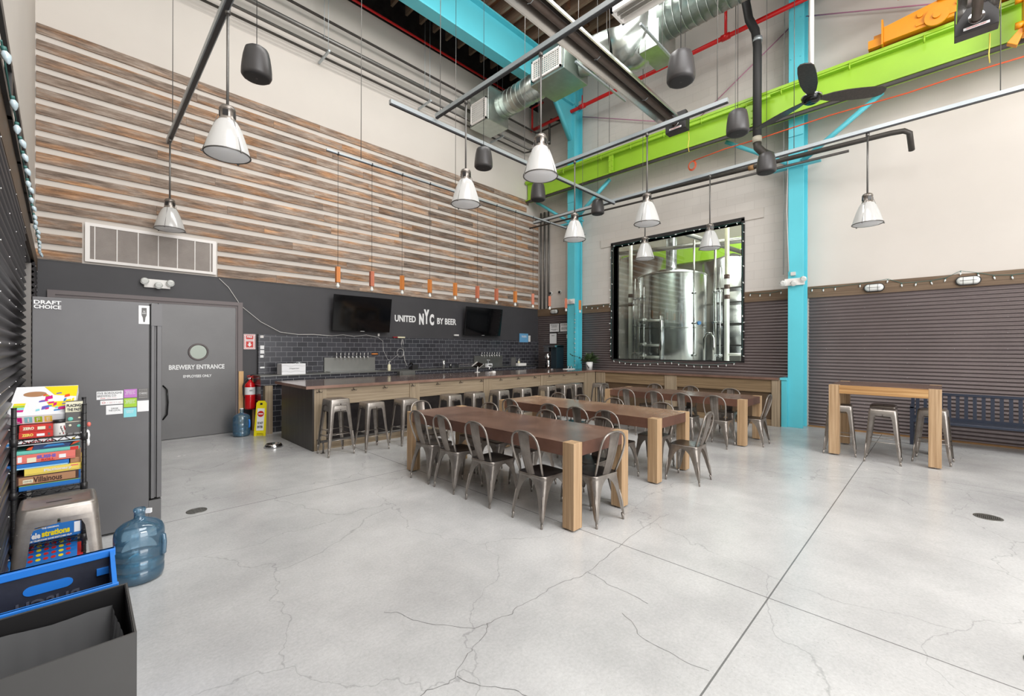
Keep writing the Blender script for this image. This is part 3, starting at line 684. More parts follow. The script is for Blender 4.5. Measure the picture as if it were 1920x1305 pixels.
LAMP = thing('pendant_lamp', 'x', 'pendant lamp', (0, 0, 0), 0, 'prismatic glass pendant lamps hanging from the strut rails')
def build_lamp():
    # origin at rim centre
    m = MB(); m.cyl((0, 0, 0.50), (0, 0, 1.50), 0.013, n=10); m.cyl((0, 0, 1.46), (0, 0, 1.52), 0.026, n=10); m.build('stem', 'steel_pipe', LAMP)
    m = MB(); m.lathe([(0.0, 0.51), (0.03, 0.51), (0.062, 0.495), (0.075, 0.47), (0.075, 0.455), (0.068, 0.45), (0.066, 0.38), (0.078, 0.365), (0.080, 0.345)], n=24)
    m.build('cap', 'gunmetal', LAMP)
    for a in (0.6, 2.17, 3.74, 5.31):
        m = MB(); M = Matrix.Rotation(a, 4, 'Z') @ Matrix.Translation((0.064, 0, 0.415)); m.mbox(M, 0.014, 0.05, 0.055); m.build('cap_slot', 'black_plastic', LAMP)
    prof = [(0.074, 0.352), (0.090, 0.338), (0.112, 0.300), (0.136, 0.240), (0.158, 0.175), (0.178, 0.110), (0.195, 0.045), (0.204, 0.004)]
    m = MB(); m.lathe(prof, n=96, rib=0.006); m.build('glass_shade', 'glass_shade', LAMP)
    m = MB(); m.lathe([(0.198, 0.0), (0.17, -0.012), (0.11, -0.020), (0.05, -0.024), (0.0, -0.025)], n=40); m.build('lens', 'lens_glass', LAMP)
    pts = [(0.207 * math.cos(2 * PI * k / 40), 0.207 * math.sin(2 * PI * k / 40), 0) for k in range(40)]
    m = MB(); m.tube(pts, 0.0075, n=8, closed=True)
    for k in range(3):
        a = 2 * PI * k / 3 + 0.4; m.ball((0.216 * math.cos(a), 0.216 * math.sin(a), -0.008), 0.012, n=8)
    m.build('rim_ring', 'steel_pipe', LAMP)
    for k in range(3):
        a = 2 * PI * k / 3 + 0.4; c, s = math.cos(a), math.sin(a)
        m = MB(); m.tube([(0.080 * c, 0.080 * s, 0.40), (0.095 * c, 0.095 * s, 0.36), (0.150 * c, 0.150 * s, 0.19), (0.214 * c, 0.214 * s, 0.0)], 0.003, n=5); m.build('clip_wire', 'steel_pipe', LAMP)
build_lamp()
lamps = [((1.06, 5.23, 3.60), 'large glass pendant lamp at upper left, nearest the camera, hanging before the planks'),
         ((1.03, 9.10, 3.58), 'glass pendant lamp hanging just above the wall vent at left'),
         ((3.93, 4.88, 3.70), 'glass pendant lamp left of the biggest central lamp, on the same rail'),
         ((3.93, 3.44, 3.70), 'biggest glass pendant lamp in the middle with a speaker bottom peeking out below it'),
         ((6.66, 4.96, 3.70), 'glass pendant lamp hanging in front of the far cyan column'),
         ((6.66, 3.47, 3.70), 'glass pendant lamp above the top left corner of the brewery window'),
         ((9.20, 4.84, 3.70), 'smallest glass pendant lamp, seen inside the brewery window at left'),
         ((9.18, 3.38, 3.70), 'glass pendant lamp overlapping the top of the brewery window at right'),
         ((9.23, 0.86, 3.70), 'glass pendant lamp at far right in front of the plain white wall')]
for i, (p, lb) in enumerate(lamps):
    if i == 0: LAMP.location = p; LAMP['label'] = lb; LAMP.rotation_euler[2] = 0.5
    else: dup(LAMP, p, 0.5 + i * 1.3, lb)

SPK = thing('pendant_speaker', 'x', 'speaker', (0, 0, 0), 0, 'black pendant speakers hanging from the roof')
def build_speaker():
    m = MB(); m.lathe([(0.0, 0.17), (0.06, 0.17), (0.098, 0.163), (0.118, 0.145), (0.133, 0.08), (0.144, 0.0), (0.151, -0.08), (0.152, -0.140), (0.147, -0.160), (0.132, -0.169)], n=20, rib=0.03); m.build('housing', 'speaker_body', SPK)
    m = MB(); m.lathe([(0.134, -0.168), (0.130, -0.173), (0.10, -0.175), (0.0, -0.176)], n=28); m.build('grille', 'speaker_grille', SPK)
    m = MB(); m.cyl((0, 0, -0.174), (0, 0, -0.178), 0.012, n=10); m.build('badge', 'speaker_body', SPK)
    m = MB(); m.cyl((0, 0, 0.17), (0, 0, 5.1), 0.004, n=5); m.build('hanging_cable', 'black_cable', SPK)
build_speaker()
spk = [((1.41, 5.56, 4.87), 'black pendant speaker at upper left in front of the white wall'),
       ((4.91, 2.14, 4.88), 'largest black pendant speaker at top right of centre, below the spiral duct'),
       ((4.84, 5.53, 4.86), 'black pendant speaker between two glass lamps, above the plank wall'),
       ((6.76, 2.10, 4.92), 'black pendant speaker just right of the open rail end, before the green beam'),
       ((8.54, 2.18, 4.90), 'black pendant speaker touching the foot of the thick black duct'),
       ((8.70, 5.80, 5.00), 'small black pendant speaker beside the rail junction in front of the far wall'),
       ((6.55, 5.80, 4.80), 'black pendant speaker mostly hidden behind the biggest central glass lamp')]
for i, (p, lb) in enumerate(spk):
    if i == 0: SPK.location = p; SPK['label'] = lb
    else:
        r_ = dup(SPK, p, i * 0.4, lb)
        if i == 4:
            for ch in r_.children:
                if ch.name.startswith('hanging'): ch.scale.z = 0.655

# mini wood pendants over the bar
t = strut('pendant_rail', 'thin black rail above the bar holding the row of wooden pendants', (2.89, 7.3, 4.93), (10.3, 7.3, 4.93), [(3.5, 7.3), (5.6, 7.3)], w_=0.03)
WP = thing('wood_pendant', 'x', 'pendant light', (0, 0, 0), 0, 'wooden pendant lights in a row over the bar')
m = MB(); m.cyl((0, 0, 0.14), (0, 0, 2.07), 0.0035, n=5); m.build('cord', 'black_cable', WP)
m = MB(); m.cyl((0, 0, 2.05), (0, 0, 2.10), 0.02, n=8); m.build('cord_grip', 'black_plastic', WP)
m = MB(); m.box(-0.035, 0.035, -0.035, 0.035, -0.13, 0.14); m.build('wooden_block', 'pendant_wood', WP, bevel=0.006)
m = MB(); m.lathe([(0.014, 0.0), (0.016, -0.02), (0.03, -0.05), (0.03, -0.07), (0.015, -0.09), (0.0, -0.092)], (0, 0, -0.13), 12); m.build('bulb', 'bulb_glass', WP)
WPR = thing('wood_pendant', 'x', 'pendant light', (0, 0, 0), 0, 'wooden pendant lights in a row over the bar')
for ch in WP.children:
    c = ch.copy(); col.objects.link(c); c.parent = WPR
    if ch.name.startswith('wooden'):
        c.data = ch.data.copy(); c.data.materials[0] = MATS['pendant_wood_red']
ords = ['first from the left', 'second from the left', 'third from the left', 'fourth from the left', 'fifth from the left', 'sixth from the left', 'seventh from the left', 'eighth from the left', 'last before the wall corner', 'in front of the grey wall conduits', 'left of the far cyan column', 'in front of the far cyan column']
xs = [3.09, 3.71, 4.33, 4.96, 5.60, 6.22, 6.80, 7.42, 8.06, 8.72, 9.42, 10.07]
first = {0: WP, 1: WPR}; used = {0: False, 1: False}
for i, x in enumerate(xs):
    k = 1 if i in (1, 5, 6, 8, 9, 10) else 0
    lb = ('reddish' if k else 'golden') + ' wooden pendant light over the bar, ' + ords[i]
    if not used[k]: first[k].location = (x, 7.3, 2.86); first[k]['label'] = lb; used[k] = True
    else: dup(first[k], (x, 7.3, 2.86), (i * 0.7) % 0.8, lb)

# =====================================================================
# PIPES, DUCTS, HEATERS, FAN
# =====================================================================
def pipe(name, label, path, r, matn, n=10, cat='pipe', group=None):
    m = MB(); m.tube(path, r, n=n); return tag(m.build(name, matn), label, cat, group)
pipe('sprinkler_pipe', 'thin red sprinkler pipe along the top edge of the plank wall', [(-0.4, 9.42, 9.5), (9.3, 9.42, 9.5)], 0.028, 'red_paint')
t = thing('sprinkler_main', 'red sprinkler main running high along the right wall with tees', 'pipe', (10.28, 4, 8.68))
SX, SZ = 10.28, 8.68
m = MB(); m.tube([(SX, 9.40, SZ), (SX, 8.6, SZ), (SX, -5.5, SZ)], 0.05, n=12); m.build('pipe', 'red_paint', t, world=True)
m = MB(); m.tube([(SX, 9.36, SZ), (SX, 9.36, 9.4), (SX, 8.9, 9.4)], 0.032, n=8); m.build('riser', 'red_paint', t, world=True)
for y in (3.45, 5.9, 1.3, 7.4):
    m = MB(); m.cyl((SX, y, SZ), (SX, y, 9.9 if y in (3.45, 1.3) else 9.0), 0.032 if y == 3.45 else 0.015, n=8); m.cyl((SX, y - 0.09, SZ), (SX, y + 0.09, SZ), 0.07, n=12); m.build('tee', 'red_paint', t, world=True)
pipe('wall_conduit', 'uppermost grey conduit high on the plank wall, ending in an elbow at the corner', [(-0.4, 9.30, 8.62), (10.4, 9.30, 8.62), (10.45, 9.2, 8.62), (10.45, 8.2, 8.62), (10.6, 8.0, 8.5)], 0.028, 'dark_pipe')
pipe('wall_conduit', 'thickest grey conduit high on the plank wall', [(-0.4, 9.30, 8.22), (10.3, 9.30, 8.22)], 0.045, 'steel_pipe')
pipe('wall_conduit', 'grey conduit just under the thickest one on the plank wall', [(-0.4, 9.32, 7.98), (10.1, 9.32, 7.98), (10.15, 9.2, 7.98), (10.15, 8.5, 7.98)], 0.028, 'steel_pipe')
pipe('wall_conduit', 'lowest grey conduit high on the plank wall', [(-0.4, 9.34, 7.82), (9.9, 9.34, 7.82), (9.95, 9.2, 7.82), (9.95, 8.7, 7.82)], 0.024, 'dark_pipe')
pipe('wall_conduit', 'short grey conduit bracket rising near the corner beside the far column', [(10.7, 8.3, 8.75), (10.3, 8.6, 8.75), (10.3, 8.65, 8.7), (10.3, 8.65, 8.0)], 0.035, 'dark_pipe')
for x in (3.6, 6.1, 8.6):
    m = MB(); m.box(x - 0.02, x + 0.02, 8.95, 9.5, 7.74, 7.78); m.cyl((x, 9.0, 7.76), (x, 9.0, 10.0), 0.006, n=5); m.cyl((x, 9.22, 8.15), (x, 9.22, 10.0), 0.006, n=5)
    tag(m.build('pipe_hanger', 'strut_zinc'), 'galvanised hanger strut under the high conduits on the plank wall, ' + {3.6: 'leftmost', 6.1: 'middle', 8.6: 'rightmost'}[x], 'pipe hanger', 'pipe hangers')
for i, (y, r) in enumerate(((9.38, 0.03), (9.22, 0.035), (9.05, 0.03))):
    pipe('vertical_conduit', ['grey vertical conduit closest to the plank wall corner', 'middle grey vertical conduit in the corner beside the planks', 'grey vertical conduit in the corner nearest the far column'][i], [(10.74, y, 2.93), (10.74, y, 6.1)], r, 'steel_pipe', cat='conduit', group='corner conduits')
pipe('steel_wire_brace', 'thin purple tie rod slanting across the wall left of the nearer column', [(10.72, 4.3, 7.25), (10.72, 2.3, 8.52)], 0.012, 'purple_cord', n=6, cat='tie rod')
pipe('steel_wire_brace', 'thin purple tie rod at top right behind the fan rod', [(10.72, 2.0, 8.6), (10.72, -0.1, 8.75 - 1.05)], 0.012, 'purple_cord', n=6, cat='tie rod')
pipe('steel_wire_brace', 'thin purple tie rod beside the far cyan column', [(10.72, 7.7, 8.66), (10.72, 4.9, 7.45)], 0.012, 'purple_cord', n=6, cat='tie rod')
pipe('extension_cable', 'orange cable slung along the right wall below the green beam', [(10.1, 4.1, 6.02), (10.1, 3.4, 6.07), (10.1, 2.68, 6.06), (10.1, 1.5, 6.09), (10.1, 0.4, 6.06), (10.1, -0.2, 6.08), (10.1, -2.0, 6.05)], 0.012, 'orange_cord', n=6, cat='cable')
m = MB()
for k in range(3):
    m.tube([(10.1 + 0.01 * k, 4.13 + (0.07 + .012 * k) * math.cos(a * PI / 8), 5.92 + (0.09 + .012 * k) * math.sin(a * PI / 8)) for a in range(16)], 0.007, n=5, closed=True)
tag(m.build('cable_coil', 'orange_cord'), 'small coil of orange cable hanging below the burner box', 'cable')
# thick black duct
t = thing('black_duct', 'thick black flexible duct hanging vertically in front of the green beam', 'duct', (9.9, 2.7, 5.9))
m = MB(); P = [(9.9, 3.0, 9.6), (9.9, 2.93, 9.0), (9.9, 2.86, 8.55), (9.9, 2.74, 8.25), (9.9, 2.70, 7.9), (9.9, 2.70, 6.0)]
m.tube(P, 0.082, n=16); m.build('hose', 'black_cable', t, world=True)
m = MB(); m.tube([(9.9, 2.70, 5.92), (9.9, 2.69, 5.8), (9.95, 2.60, 5.68), (10.02, 2.45, 5.58)], 0.078, n=14); m.build('elbow', 'dark_pipe', t, world=True)
for z0, mn in ((5.93, 'tan'),):
    m = MB(); m.cyl((9.9, 2.70, 5.90), (9.9, 2.70, 6.02), 0.088, n=16); m.build('collar', mn, t, world=True)
for p, q in (((9.9, 2.93, 9.02), (9.9, 2.915, 8.95)), ((9.9, 2.70, 8.08), (9.9, 2.70, 8.0))):
    m = MB(); m.cyl(p, q, 0.092, n=16); m.build('clamp', 'strut_zinc', t, world=True)

# spiral ducts
def spiral(m, a, b, r, n=28, step=0.16):
    a, b = Vector(a), Vector(b); m.cyl(a, b, r, n=n, caps=True); L_ = (b - a).length; k = int(L_ / step)
    d = (b - a).normalized(); u = d.orthogonal().normalized(); w_ = d.cross(u)
    for i in range(1, k):
        c = a + d * (i * L_ / k)
        m.tube([c + (u * math.cos(2 * PI * j / n) + w_ * math.sin(2 * PI * j / n)) * (r + 0.003) for j in range(n)], 0.008, n=4, closed=True)
t = thing('spiral_duct', 'big galvanised ductwork with spiral sections, grilles and elbows under the roof', 'duct', (8.4, 4, 8.3))
m = MB(); spiral(m, (8.0, 9.0, 8.12), (7.95, 6.75, 8.12), 0.31); m.build('spiral_section', 'galvanized', t, world=True)
m = MB(); m.box(7.45, 8.35, 5.85, 6.85, 7.78, 8.55); m.build('plenum_box', 'galvanized', t, world=True, bevel=0.01)
m = MB(); m.cyl((7.95, 5.85, 8.17), (8.3, 5.25, 8.25), 0.34, 0.42, n=28); m.build('reducer', 'galvanized', t, world=True)
m = MB(); m.tube([(8.3, 5.25, 8.25), (8.5, 4.98, 8.32), (8.66, 4.75, 8.55), (8.7, 4.7, 8.9), (8.7, 4.7, 9.97)], 0.42, n=28); m.build('riser', 'galvanized', t, world=True)
m = MB(); m.tube([(8.45, 5.1, 8.3), (8.75, 4.85, 8.3), (8.85, 4.5, 8.4)], 0.42, n=28); m.build('elbow', 'galvanized', t, world=True)
m = MB(); m.box(8.45, 9.25, 4.15, 4.6, 7.95, 8.95); m.build('transition_box', 'galvanized', t, world=True, bevel=0.01)
m = MB(); spiral(m, (8.80, 4.2, 8.62), (8.80, -5.8, 8.62), 0.37); m.build('spiral_section', 'galvanized', t, world=True)
def grille(x0, x1, y0, y1, z, par):
    m = MB(); m.box(x0, x1, y0, y0 + .04, z, z + .03); m.box(x0, x1, y1 - .04, y1, z, z + .03); m.box(x0, x0 + .04, y0, y1, z, z + .03); m.box(x1 - .04, x1, y0, y1, z, z + .03)
    n = 12
    for i in range(1, n): 
        xx = x0 + (x1 - x0) * i / n; m.box(xx - .008, xx + .008, y0, y1, z + .004, z + .02)
    n = 9
    for i in range(1, n):
        yy = y0 + (y1 - y0) * i / n; m.box(x0, x1, yy - .006, yy + .006, z + .008, z + .018)
    m.box(x0 + .02, x1 - .02, y0 + .02, y1 - .02, z + .025, z + .03)
    m.build('air_grille', 'white_frame', par, world=True)
m = MB()
def vgrille(x, y0, y1, z0, z1, par):
    m = MB(); m.box(x, x + .03, y0, y0 + .035, z0, z1); m.box(x, x + .03, y1 - .035, y1, z0, z1); m.box(x, x + .03, y0, y1, z0, z0 + .035); m.box(x, x + .03, y0, y1, z1 - .035, z1)
    for i in range(1, 10): zz = z0 + (z1 - z0) * i / 10; m.box(x + .005, x + .02, y0, y1, zz - .006, zz + .006)
    for i in range(1, 14): yy = y0 + (y1 - y0) * i / 14; m.box(x + .008, x + .02, yy - .004, yy + .004, z0, z1)
    m.build('air_grille', 'white_frame', par, world=True)
vgrille(7.41, 5.92, 6.78, 7.84, 8.30, t); vgrille(7.42, 8.40, 9.02, 7.64, 8.20, t)
m = MB(); m.box(7.46, 8.2, 8.35, 9.08, 7.6, 8.5); m.build('plenum_box', 'galvanized', t, world=True, bevel=0.01)
for (x, y) in ((9.4, 4.0), (8.3, 4.0), (8.6, 5.5), (7.5, 5.5)):
    m = MB(); m.cyl((x, y, 7.7), (x, y, 10.2), 0.006, n=5); m.build('threaded_rod', 'steel_pipe', t, world=True)
for y in (4.0, 5.5):
    m = MB(); m.box(7.4, 9.45, y - .02, y + .02, 7.70, 7.74); m.build('trapeze_strut', 'strut_zinc', t, world=True)

# radiant tube heaters
def heater(y, x0, x1, label, dz=0.0):
    t = thing('tube_heater', label, 'heater', (x1, y, 6.3), 0, 'radiant tube heaters')
    m = MB()
    pr = [(-0.20, 6.28), (-0.21, 6.30), (-0.11, 6.47), (0.11, 6.47), (0.21, 6.30), (0.20, 6.28), (0.19, 6.30), (0.10, 6.45), (-0.10, 6.45), (-0.19, 6.30)]
    m.prism([(y + a, b) for a, b in pr], 'X', x0, x1 - 0.18); m.build('reflector', 'aluminium', t, world=True)
    m = MB(); m.cyl((x0, y, 6.37), (x1 - 0.02, y, 6.37), 0.055, n=16); m.build('burner_tube', 'heater_tube', t, world=True)
    m = MB(); m.prism([(x1, 6.20), (x1 + 0.2, 6.20), (x1 + 0.2, 6.50), (x1 + 0.1, 6.58), (x1, 6.58)], 'Y', y - 0.22, y + 0.22)
    m.build('burner_box', 'heater_black', t, world=True, bevel=0.01)
    m = MB(); m.box(x1 - 0.006, x1, y - 0.13, y + 0.13, 6.24, 6.275); m.build('warning_label', 'sticker_white', t, world=True)
    text('label_text', 'CAUTION HOT', 0.02, 'b_red', t, (x1 - 0.009, y, 6.257), '-X', width=0.2, height=0.015)
    m = MB(); m.cyl((x1 - 0.03, y, 6.37), (x1 + 0.01, y, 6.37), 0.085, n=16); m.build('flange', 'chrome', t, world=True)
    x = x0 + 0.6
    while x < x1 - 0.6:
        m = MB(); m.cyl((x, y, 6.47), (x, y, 10.1), 0.004, n=5); m.build('hanging_chain', 'steel_pipe', t, world=True)
        m = MB(); m.tube([(x, y - 0.06, 6.33), (x, y, 6.305), (x, y + 0.06, 6.33)], 0.006, n=5); m.build('tube_bracket', 'strut_zinc', t, world=True)
        x += 1.6
heater(3.95, 0.5, 8.80, 'radiant tube heater crossing diagonally above the central lamps, black box at its end')
heater(-0.36, 1.5, 9.05, 'radiant tube heater coming from above at top right, black burner box before the green beam')
for (y, x, z, lb) in ((3.75, 9.0, 6.18, 'yellow wires dropping from the burner box near the middle'), (-0.5, 9.25, 6.18, 'yellow wires dropping from the burner box at top right')):
    m = MB(); m.tube([(x, y, z), (x + .02, y, z - .15), (x - .01, y + .01, z - .3), (x + .02, y, z - .42)], 0.008, n=5); tag(m.build('gas_connector', 'b_yellow'), lb, 'cable')

# ceiling fan
t = thing('ceiling_fan', 'three bladed black ceiling fan on a long white rod near the cyan column', 'ceiling fan', (9.0, 1.6, 5.95))
m = MB(); m.cyl((9.0, 1.6, 6.28), (9.0, 1.6, 8.32), 0.035, n=12); m.build('downrod', 'white_plastic', t, world=True)
m = MB(); m.lathe([(0.0, 0.02), (0.09, 0.0), (0.13, 0.03), (0.15, 0.08), (0.14, 0.12), (0.08, 0.16), (0.05, 0.20), (0.0, 0.2)], (9.0, 1.6, 5.92), 28); m.build('motor_hub', 'black_gloss', t, world=True)
m = MB(); m.lathe([(0.143, 0.0), (0.156, 0.01), (0.156, 0.02), (0.143, 0.03)], (9.0, 1.6, 6.01), 28); m.build('trim_ring', 'chrome', t, world=True)
m = MB(); m.lathe([(0.0, 0.0), (0.05, 0.01), (0.075, 0.12), (0.035, 0.22), (0.0, 0.22)], (9.0, 1.6, 6.18), 20); m.build('canopy_cup', 'black_gloss', t, world=True)
for az in (math.atan2(-0.10, -1.0), math.atan2(-0.88, 0.62), math.atan2(0.87, 0.48)):
    m = MB(); R_ = Matrix.Translation((9.0, 1.6, 6.0)) @ Matrix.Rotation(az, 4, 'Z') @ Matrix.Rotation(math.radians(-12), 4, 'X')
    prof = [(0.12, 0.045), (0.2, 0.06), (0.3, 0.095), (0.5, 0.125), (0.7, 0.13), (0.9, 0.125), (1.05, 0.11), (1.12, 0.07), (1.14, 0.0)]
    v = []; n = len(prof)
    for z in (-0.008, 0.008):
        for (r, h) in prof: v.append(R_ @ Vector((r, -h, z + 0.02 * (r - .12))))
        for (r, h) in prof: v.append(R_ @ Vector((r, h, z + 0.02 * (r - .12))))
    fs = []
    for o_ in (0, 2 * n):
        for i in range(n - 1): fs.append((o_ + i, o_ + i + 1, o_ + n + i + 1, o_ + n + i))
    for i in range(n - 1):
        fs.append((i, i + 1, 2 * n + i + 1, 2 * n + i)); fs.append((n + i, n + i + 1, 3 * n + i + 1, 3 * n + i))
    fs.append((0, n, 3 * n, 2 * n))
    m.add(v, fs); m.build('blade', 'end_panel', t, world=True)
# white high-bay fluorescent fixture
t = thing('louvred_light_fixture', 'white louvred light fixture at the top edge beside the spiral duct', 'light fixture', (6.5, 3.3, 7.2))
m = MB(); m.box(6.2, 6.24, 2.3, 3.9, 7.2, 7.3); m.box(6.56, 6.6, 2.3, 3.9, 7.2, 7.3); m.box(6.2, 6.6, 3.86, 3.9, 7.2, 7.3); m.box(6.2, 6.6, 2.3, 2.34, 7.2, 7.3); m.box(6.2, 6.6, 2.3, 3.9, 7.3, 7.32); m.build('housing', 'white_frame', t, world=True)
for x in (6.30, 6.40, 6.50):
    m = MB(); m.cyl((x, 2.34, 7.25), (x, 3.86, 7.25), 0.013, n=8); m.build('tube', 'white_plastic', t, world=True)
    m = MB(); m.box(x - 0.052, x - 0.045, 2.34, 3.86, 7.21, 7.3); m.build('reflector_fin', 'aluminium', t, world=True)
for (x, y) in ((6.4, 3.7), (6.4, 2.5)):
    m = MB(); m.cyl((x, y, 7.3), (x, y, 10.2), 0.004, n=5); m.build('hanging_chain', 'steel_pipe', t, world=True)
# =====================================================================
# TABLES
# =====================================================================
def long_table(x0, x1, y0, y1, h, ap, lw_, label, top, group=None, leg='oak', foot=0.015):
    t = thing('farm_table', label, 'table', ((x0 + x1) / 2, (y0 + y1) / 2, 0), 0, group)
    m = MB(); e = 0.0
    m.box(x0 + lw_, x1 - lw_, y0, y1, h - ap, h); m.box(x0, x0 + lw_, y0 + lw_, y1 - lw_, h - ap, h); m.box(x1 - lw_, x1, y0 + lw_, y1 - lw_, h - ap, h)
    me = m.build('tabletop', [top, 'rust_apron'], t, world=True)
    for p in me.data.polygons: p.material_index = 0 if abs(p.normal.z) > 0.5 else 1
    for (a, b) in ((x0, y0), (x1 - lw_, y0), (x0, y1 - lw_), (x1 - lw_, y1 - lw_)):
        m = MB(); m.box(a, a + lw_, b, b + lw_, foot, h + 0.001); l = m.build('leg', leg, t, world=True, bevel=0.004)
        m = MB(); m.cyl((a + lw_ / 2, b + lw_ / 2, 0), (a + lw_ / 2, b + lw_ / 2, foot), 0.02, n=10)
        f = m.build('levelling_foot', 'chrome', l, world=False)
        for v in f.data.vertices: v.co -= t.location
    return t
long_table(3.02, 3.94, 2.25, 4.96, 0.775, 0.12, 0.125, 'long rust-brown communal table nearest the camera, whole top visible', 'rust_top', 'long communal tables')
long_table(4.80, 5.72, 2.36, 5.08, 0.775, 0.12, 0.125, 'middle one of the three long communal tables, its top paler from painted window glare', 'rust_top_glare', 'long communal tables')
long_table(7.69, 8.62, 2.26, 4.94, 0.775, 0.12, 0.125, 'long communal table farthest away, close to the wall counter', 'rust_top', 'long communal tables')
ht = long_table(8.10, 9.26, -0.02, 1.21, 1.07, 0.125, 0.13, 'tall square oak table with metal stools in front of the corrugated wall at right', 'rust_top', None, 'oak', 0.02)
for ch in ht.children:
    if ch.name.startswith('tabletop'): ch.data.materials[1] = MATS['oak_y']

# =====================================================================
# METAL CAFE CHAIR AND STOOL
# =====================================================================
def sheet_leg(top, bot, prof, rad=0.02, th=0.003, ridge=0.0):
    # top/bot: outer corner points; prof: list of (t, half width); the leg is an L-shaped folded sheet around the corner
    m = MB(); sx = 1 if top[0] > 0 else -1; sy = 1 if top[1] > 0 else -1
    v = []; n = 9
    for (t, wd, r_) in prof:
        cx = top[0] + (bot[0] - top[0]) * t; cy = top[1] + (bot[1] - top[1]) * t; cz = top[2] + (bot[2] - top[2]) * t
        r = min(r_, wd * 0.8)
        pts = [(-wd, 0), (-(wd + r) / 2, 0), (-r, 0)]
        for a in (22, 45, 68): pts.append((-r + r * math.sin(math.radians(a)), -r + r * math.cos(math.radians(a))))
        pts += [(0, -r), (0, -(wd + r) / 2), (0, -wd)]
        for (a, b) in pts: v.append((cx + sx * a, cy + sy * b, cz))
    k = len(prof)
    m.add(v, [(i * n + j, i * n + j + 1, (i + 1) * n + j + 1, (i + 1) * n + j) for i in range(k - 1) for j in range(n - 1)], 0, True)
    return m
def chair_proto():
    C = thing('metal_chair', 'x', 'chair', (0, 0, 0), 0, 'metal cafe chairs')
    # seat
    m = MB(); out = []
    def sq(hw, r, z, n=6):
        p = []
        for (cx, cy, a0) in ((hw - r, hw - r, 0), (-hw + r, hw - r, 90), (-hw + r, -hw + r, 180), (hw - r, -hw + r, 270)):
            for k in range(n + 1):
                a = math.radians(a0 + 90 * k / n); p.append((cx + r * math.cos(a), cy + r * math.sin(a), z))
        return p
    rings = [sq(0.172, 0.05, 0.405), sq(0.176, 0.055, 0.435), sq(0.172, 0.055, 0.446), sq(0.160, 0.05, 0.447), sq(0.10, 0.04, 0.440), sq(0.03, 0.02, 0.437)]
    N = len(rings[0]); v = [p for r in rings for p in r]
    m.add(v, [(i * N + k, i * N + (k + 1) % N, (i + 1) * N + (k + 1) % N, (i + 1) * N + k) for i in range(5) for k in range(N)], 0, True)
    m.add(rings[-1], [tuple(range(N))], 0, True)
    o = m.build('seat', ['gunmetal', 'seat_black'], C)
    for p in o.data.polygons:
        if p.center.z > 0.434 and p.normal.z > 0.7: p.material_index = 1
    # legs
    prof = [(0.0, 0.168, 0.055), (0.05, 0.160, 0.055), (0.10, 0.134, 0.052), (0.17, 0.104, 0.046), (0.28, 0.080, 0.038), (0.45, 0.060, 0.03), (0.65, 0.044, 0.024), (0.82, 0.028, 0.018), (0.87, 0.016, 0.012)]
    for (sx, sy) in ((1, 1), (1, -1), (-1, 1), (-1, -1)):
        tp = (sx * 0.172, sy * 0.172, 0.432); bt = (sx * (0.205 if sx > 0 else 0.222), sy * 0.197, 0.0)
        m = sheet_leg(tp, bt, prof)
        e = 0.9; a = [tp[i] + (bt[i] - tp[i]) * 0.86 for i in range(3)]; b_ = [bt[0], bt[1], 0.0]
        m.cyl((a[0] - sx * .012, a[1] - sy * .012, a[2]), (b_[0] - sx * .010, b_[1] - sy * .010, 0.0), 0.0115, 0.0105, n=8)
        # pressed flute at the outer corner
        q0 = [tp[i] + (bt[i] - tp[i]) * 0.36 for i in range(3)]; q1 = [tp[i] + (bt[i] - tp[i]) * 0.9 for i in range(3)]
        m.tube([(q0[0] - sx * .010, q0[1] - sy * .010, q0[2]), ((q0[0] + q1[0]) / 2 - sx * .004, (q0[1] + q1[1]) / 2 - sy * .004, (q0[2] + q1[2]) / 2), (q1[0] - sx * .006, q1[1] - sy * .006, q1[2])], [0.004, 0.011, 0.009], n=6)
        m.build('leg', 'gunmetal', C)
    # hoop
    m = MB(); P = []
    def hp(y, z): 
        t = (z - 0.42) / 0.43; return (-0.140 - 0.12 * t - 0.015 * math.sin(PI * t), y, z)
    for z, y in ((0.425, 0.140), (0.50, 0.151), (0.58, 0.163), (0.66, 0.171), (0.73, 0.170), (0.78, 0.156), (0.815, 0.130), (0.838, 0.090), (0.849, 0.045)): P.append(hp(y, z))
    P.append(hp(0, 0.852)); P += [(a, -b, c) for (a, b, c) in P[-2::-1]]
    m.tube(P, 0.0105, n=8)
    for s_ in (1, -1): m.ball((-0.147, s_ * 0.142, 0.428), 0.017, n=8)
    m.build('back_frame', 'gunmetal', C)
    # splat
    m = MB(); v = []; zs = [0.425, 0.47, 0.55, 0.65, 0.75, 0.845]; ys = [-1, -0.55, -0.5, 0, 0.5, 0.55, 1]
    for z in zs:
        t = (z - 0.42) / 0.43; hw = 0.052 + 0.016 * t
        for y in ys:
            x = -0.150 - 0.112 * t - 0.015 * math.sin(PI * t) - 0.012 * (1 - y * y) + (0.004 if (abs(y) <= 0.5 and 0.46 < z < 0.8) else 0)
            v.append((x, y * hw, z))
    m.add(v, [(i * 7 + j, i * 7 + j + 1, (i + 1) * 7 + j + 1, (i + 1) * 7 + j) for i in range(5) for j in range(6)], 0, False)
    m.build('back_splat', 'gunmetal_dark', C, solid=0.004)
    return C
CH = chair_proto()
chairs = []
def row(table, xs, ys, face, side, ords_):
    for x, y, o_ in zip(xs, ys, ords_):
        chairs.append((x, y, face, f'metal cafe chair, {side} side of the {table} table, {o_}'))
o4 = ['nearest the camera', 'second from the near end', 'third from the near end', 'farthest along']
row('front communal', [3.10] * 4, [2.68, 3.38, 3.96, 4.46], 0.0, 'left', o4)
row('front communal', [3.76, 3.77, 3.76, 3.75], [2.63, 3.42, 3.98, 4.42], PI, 'right', o4)
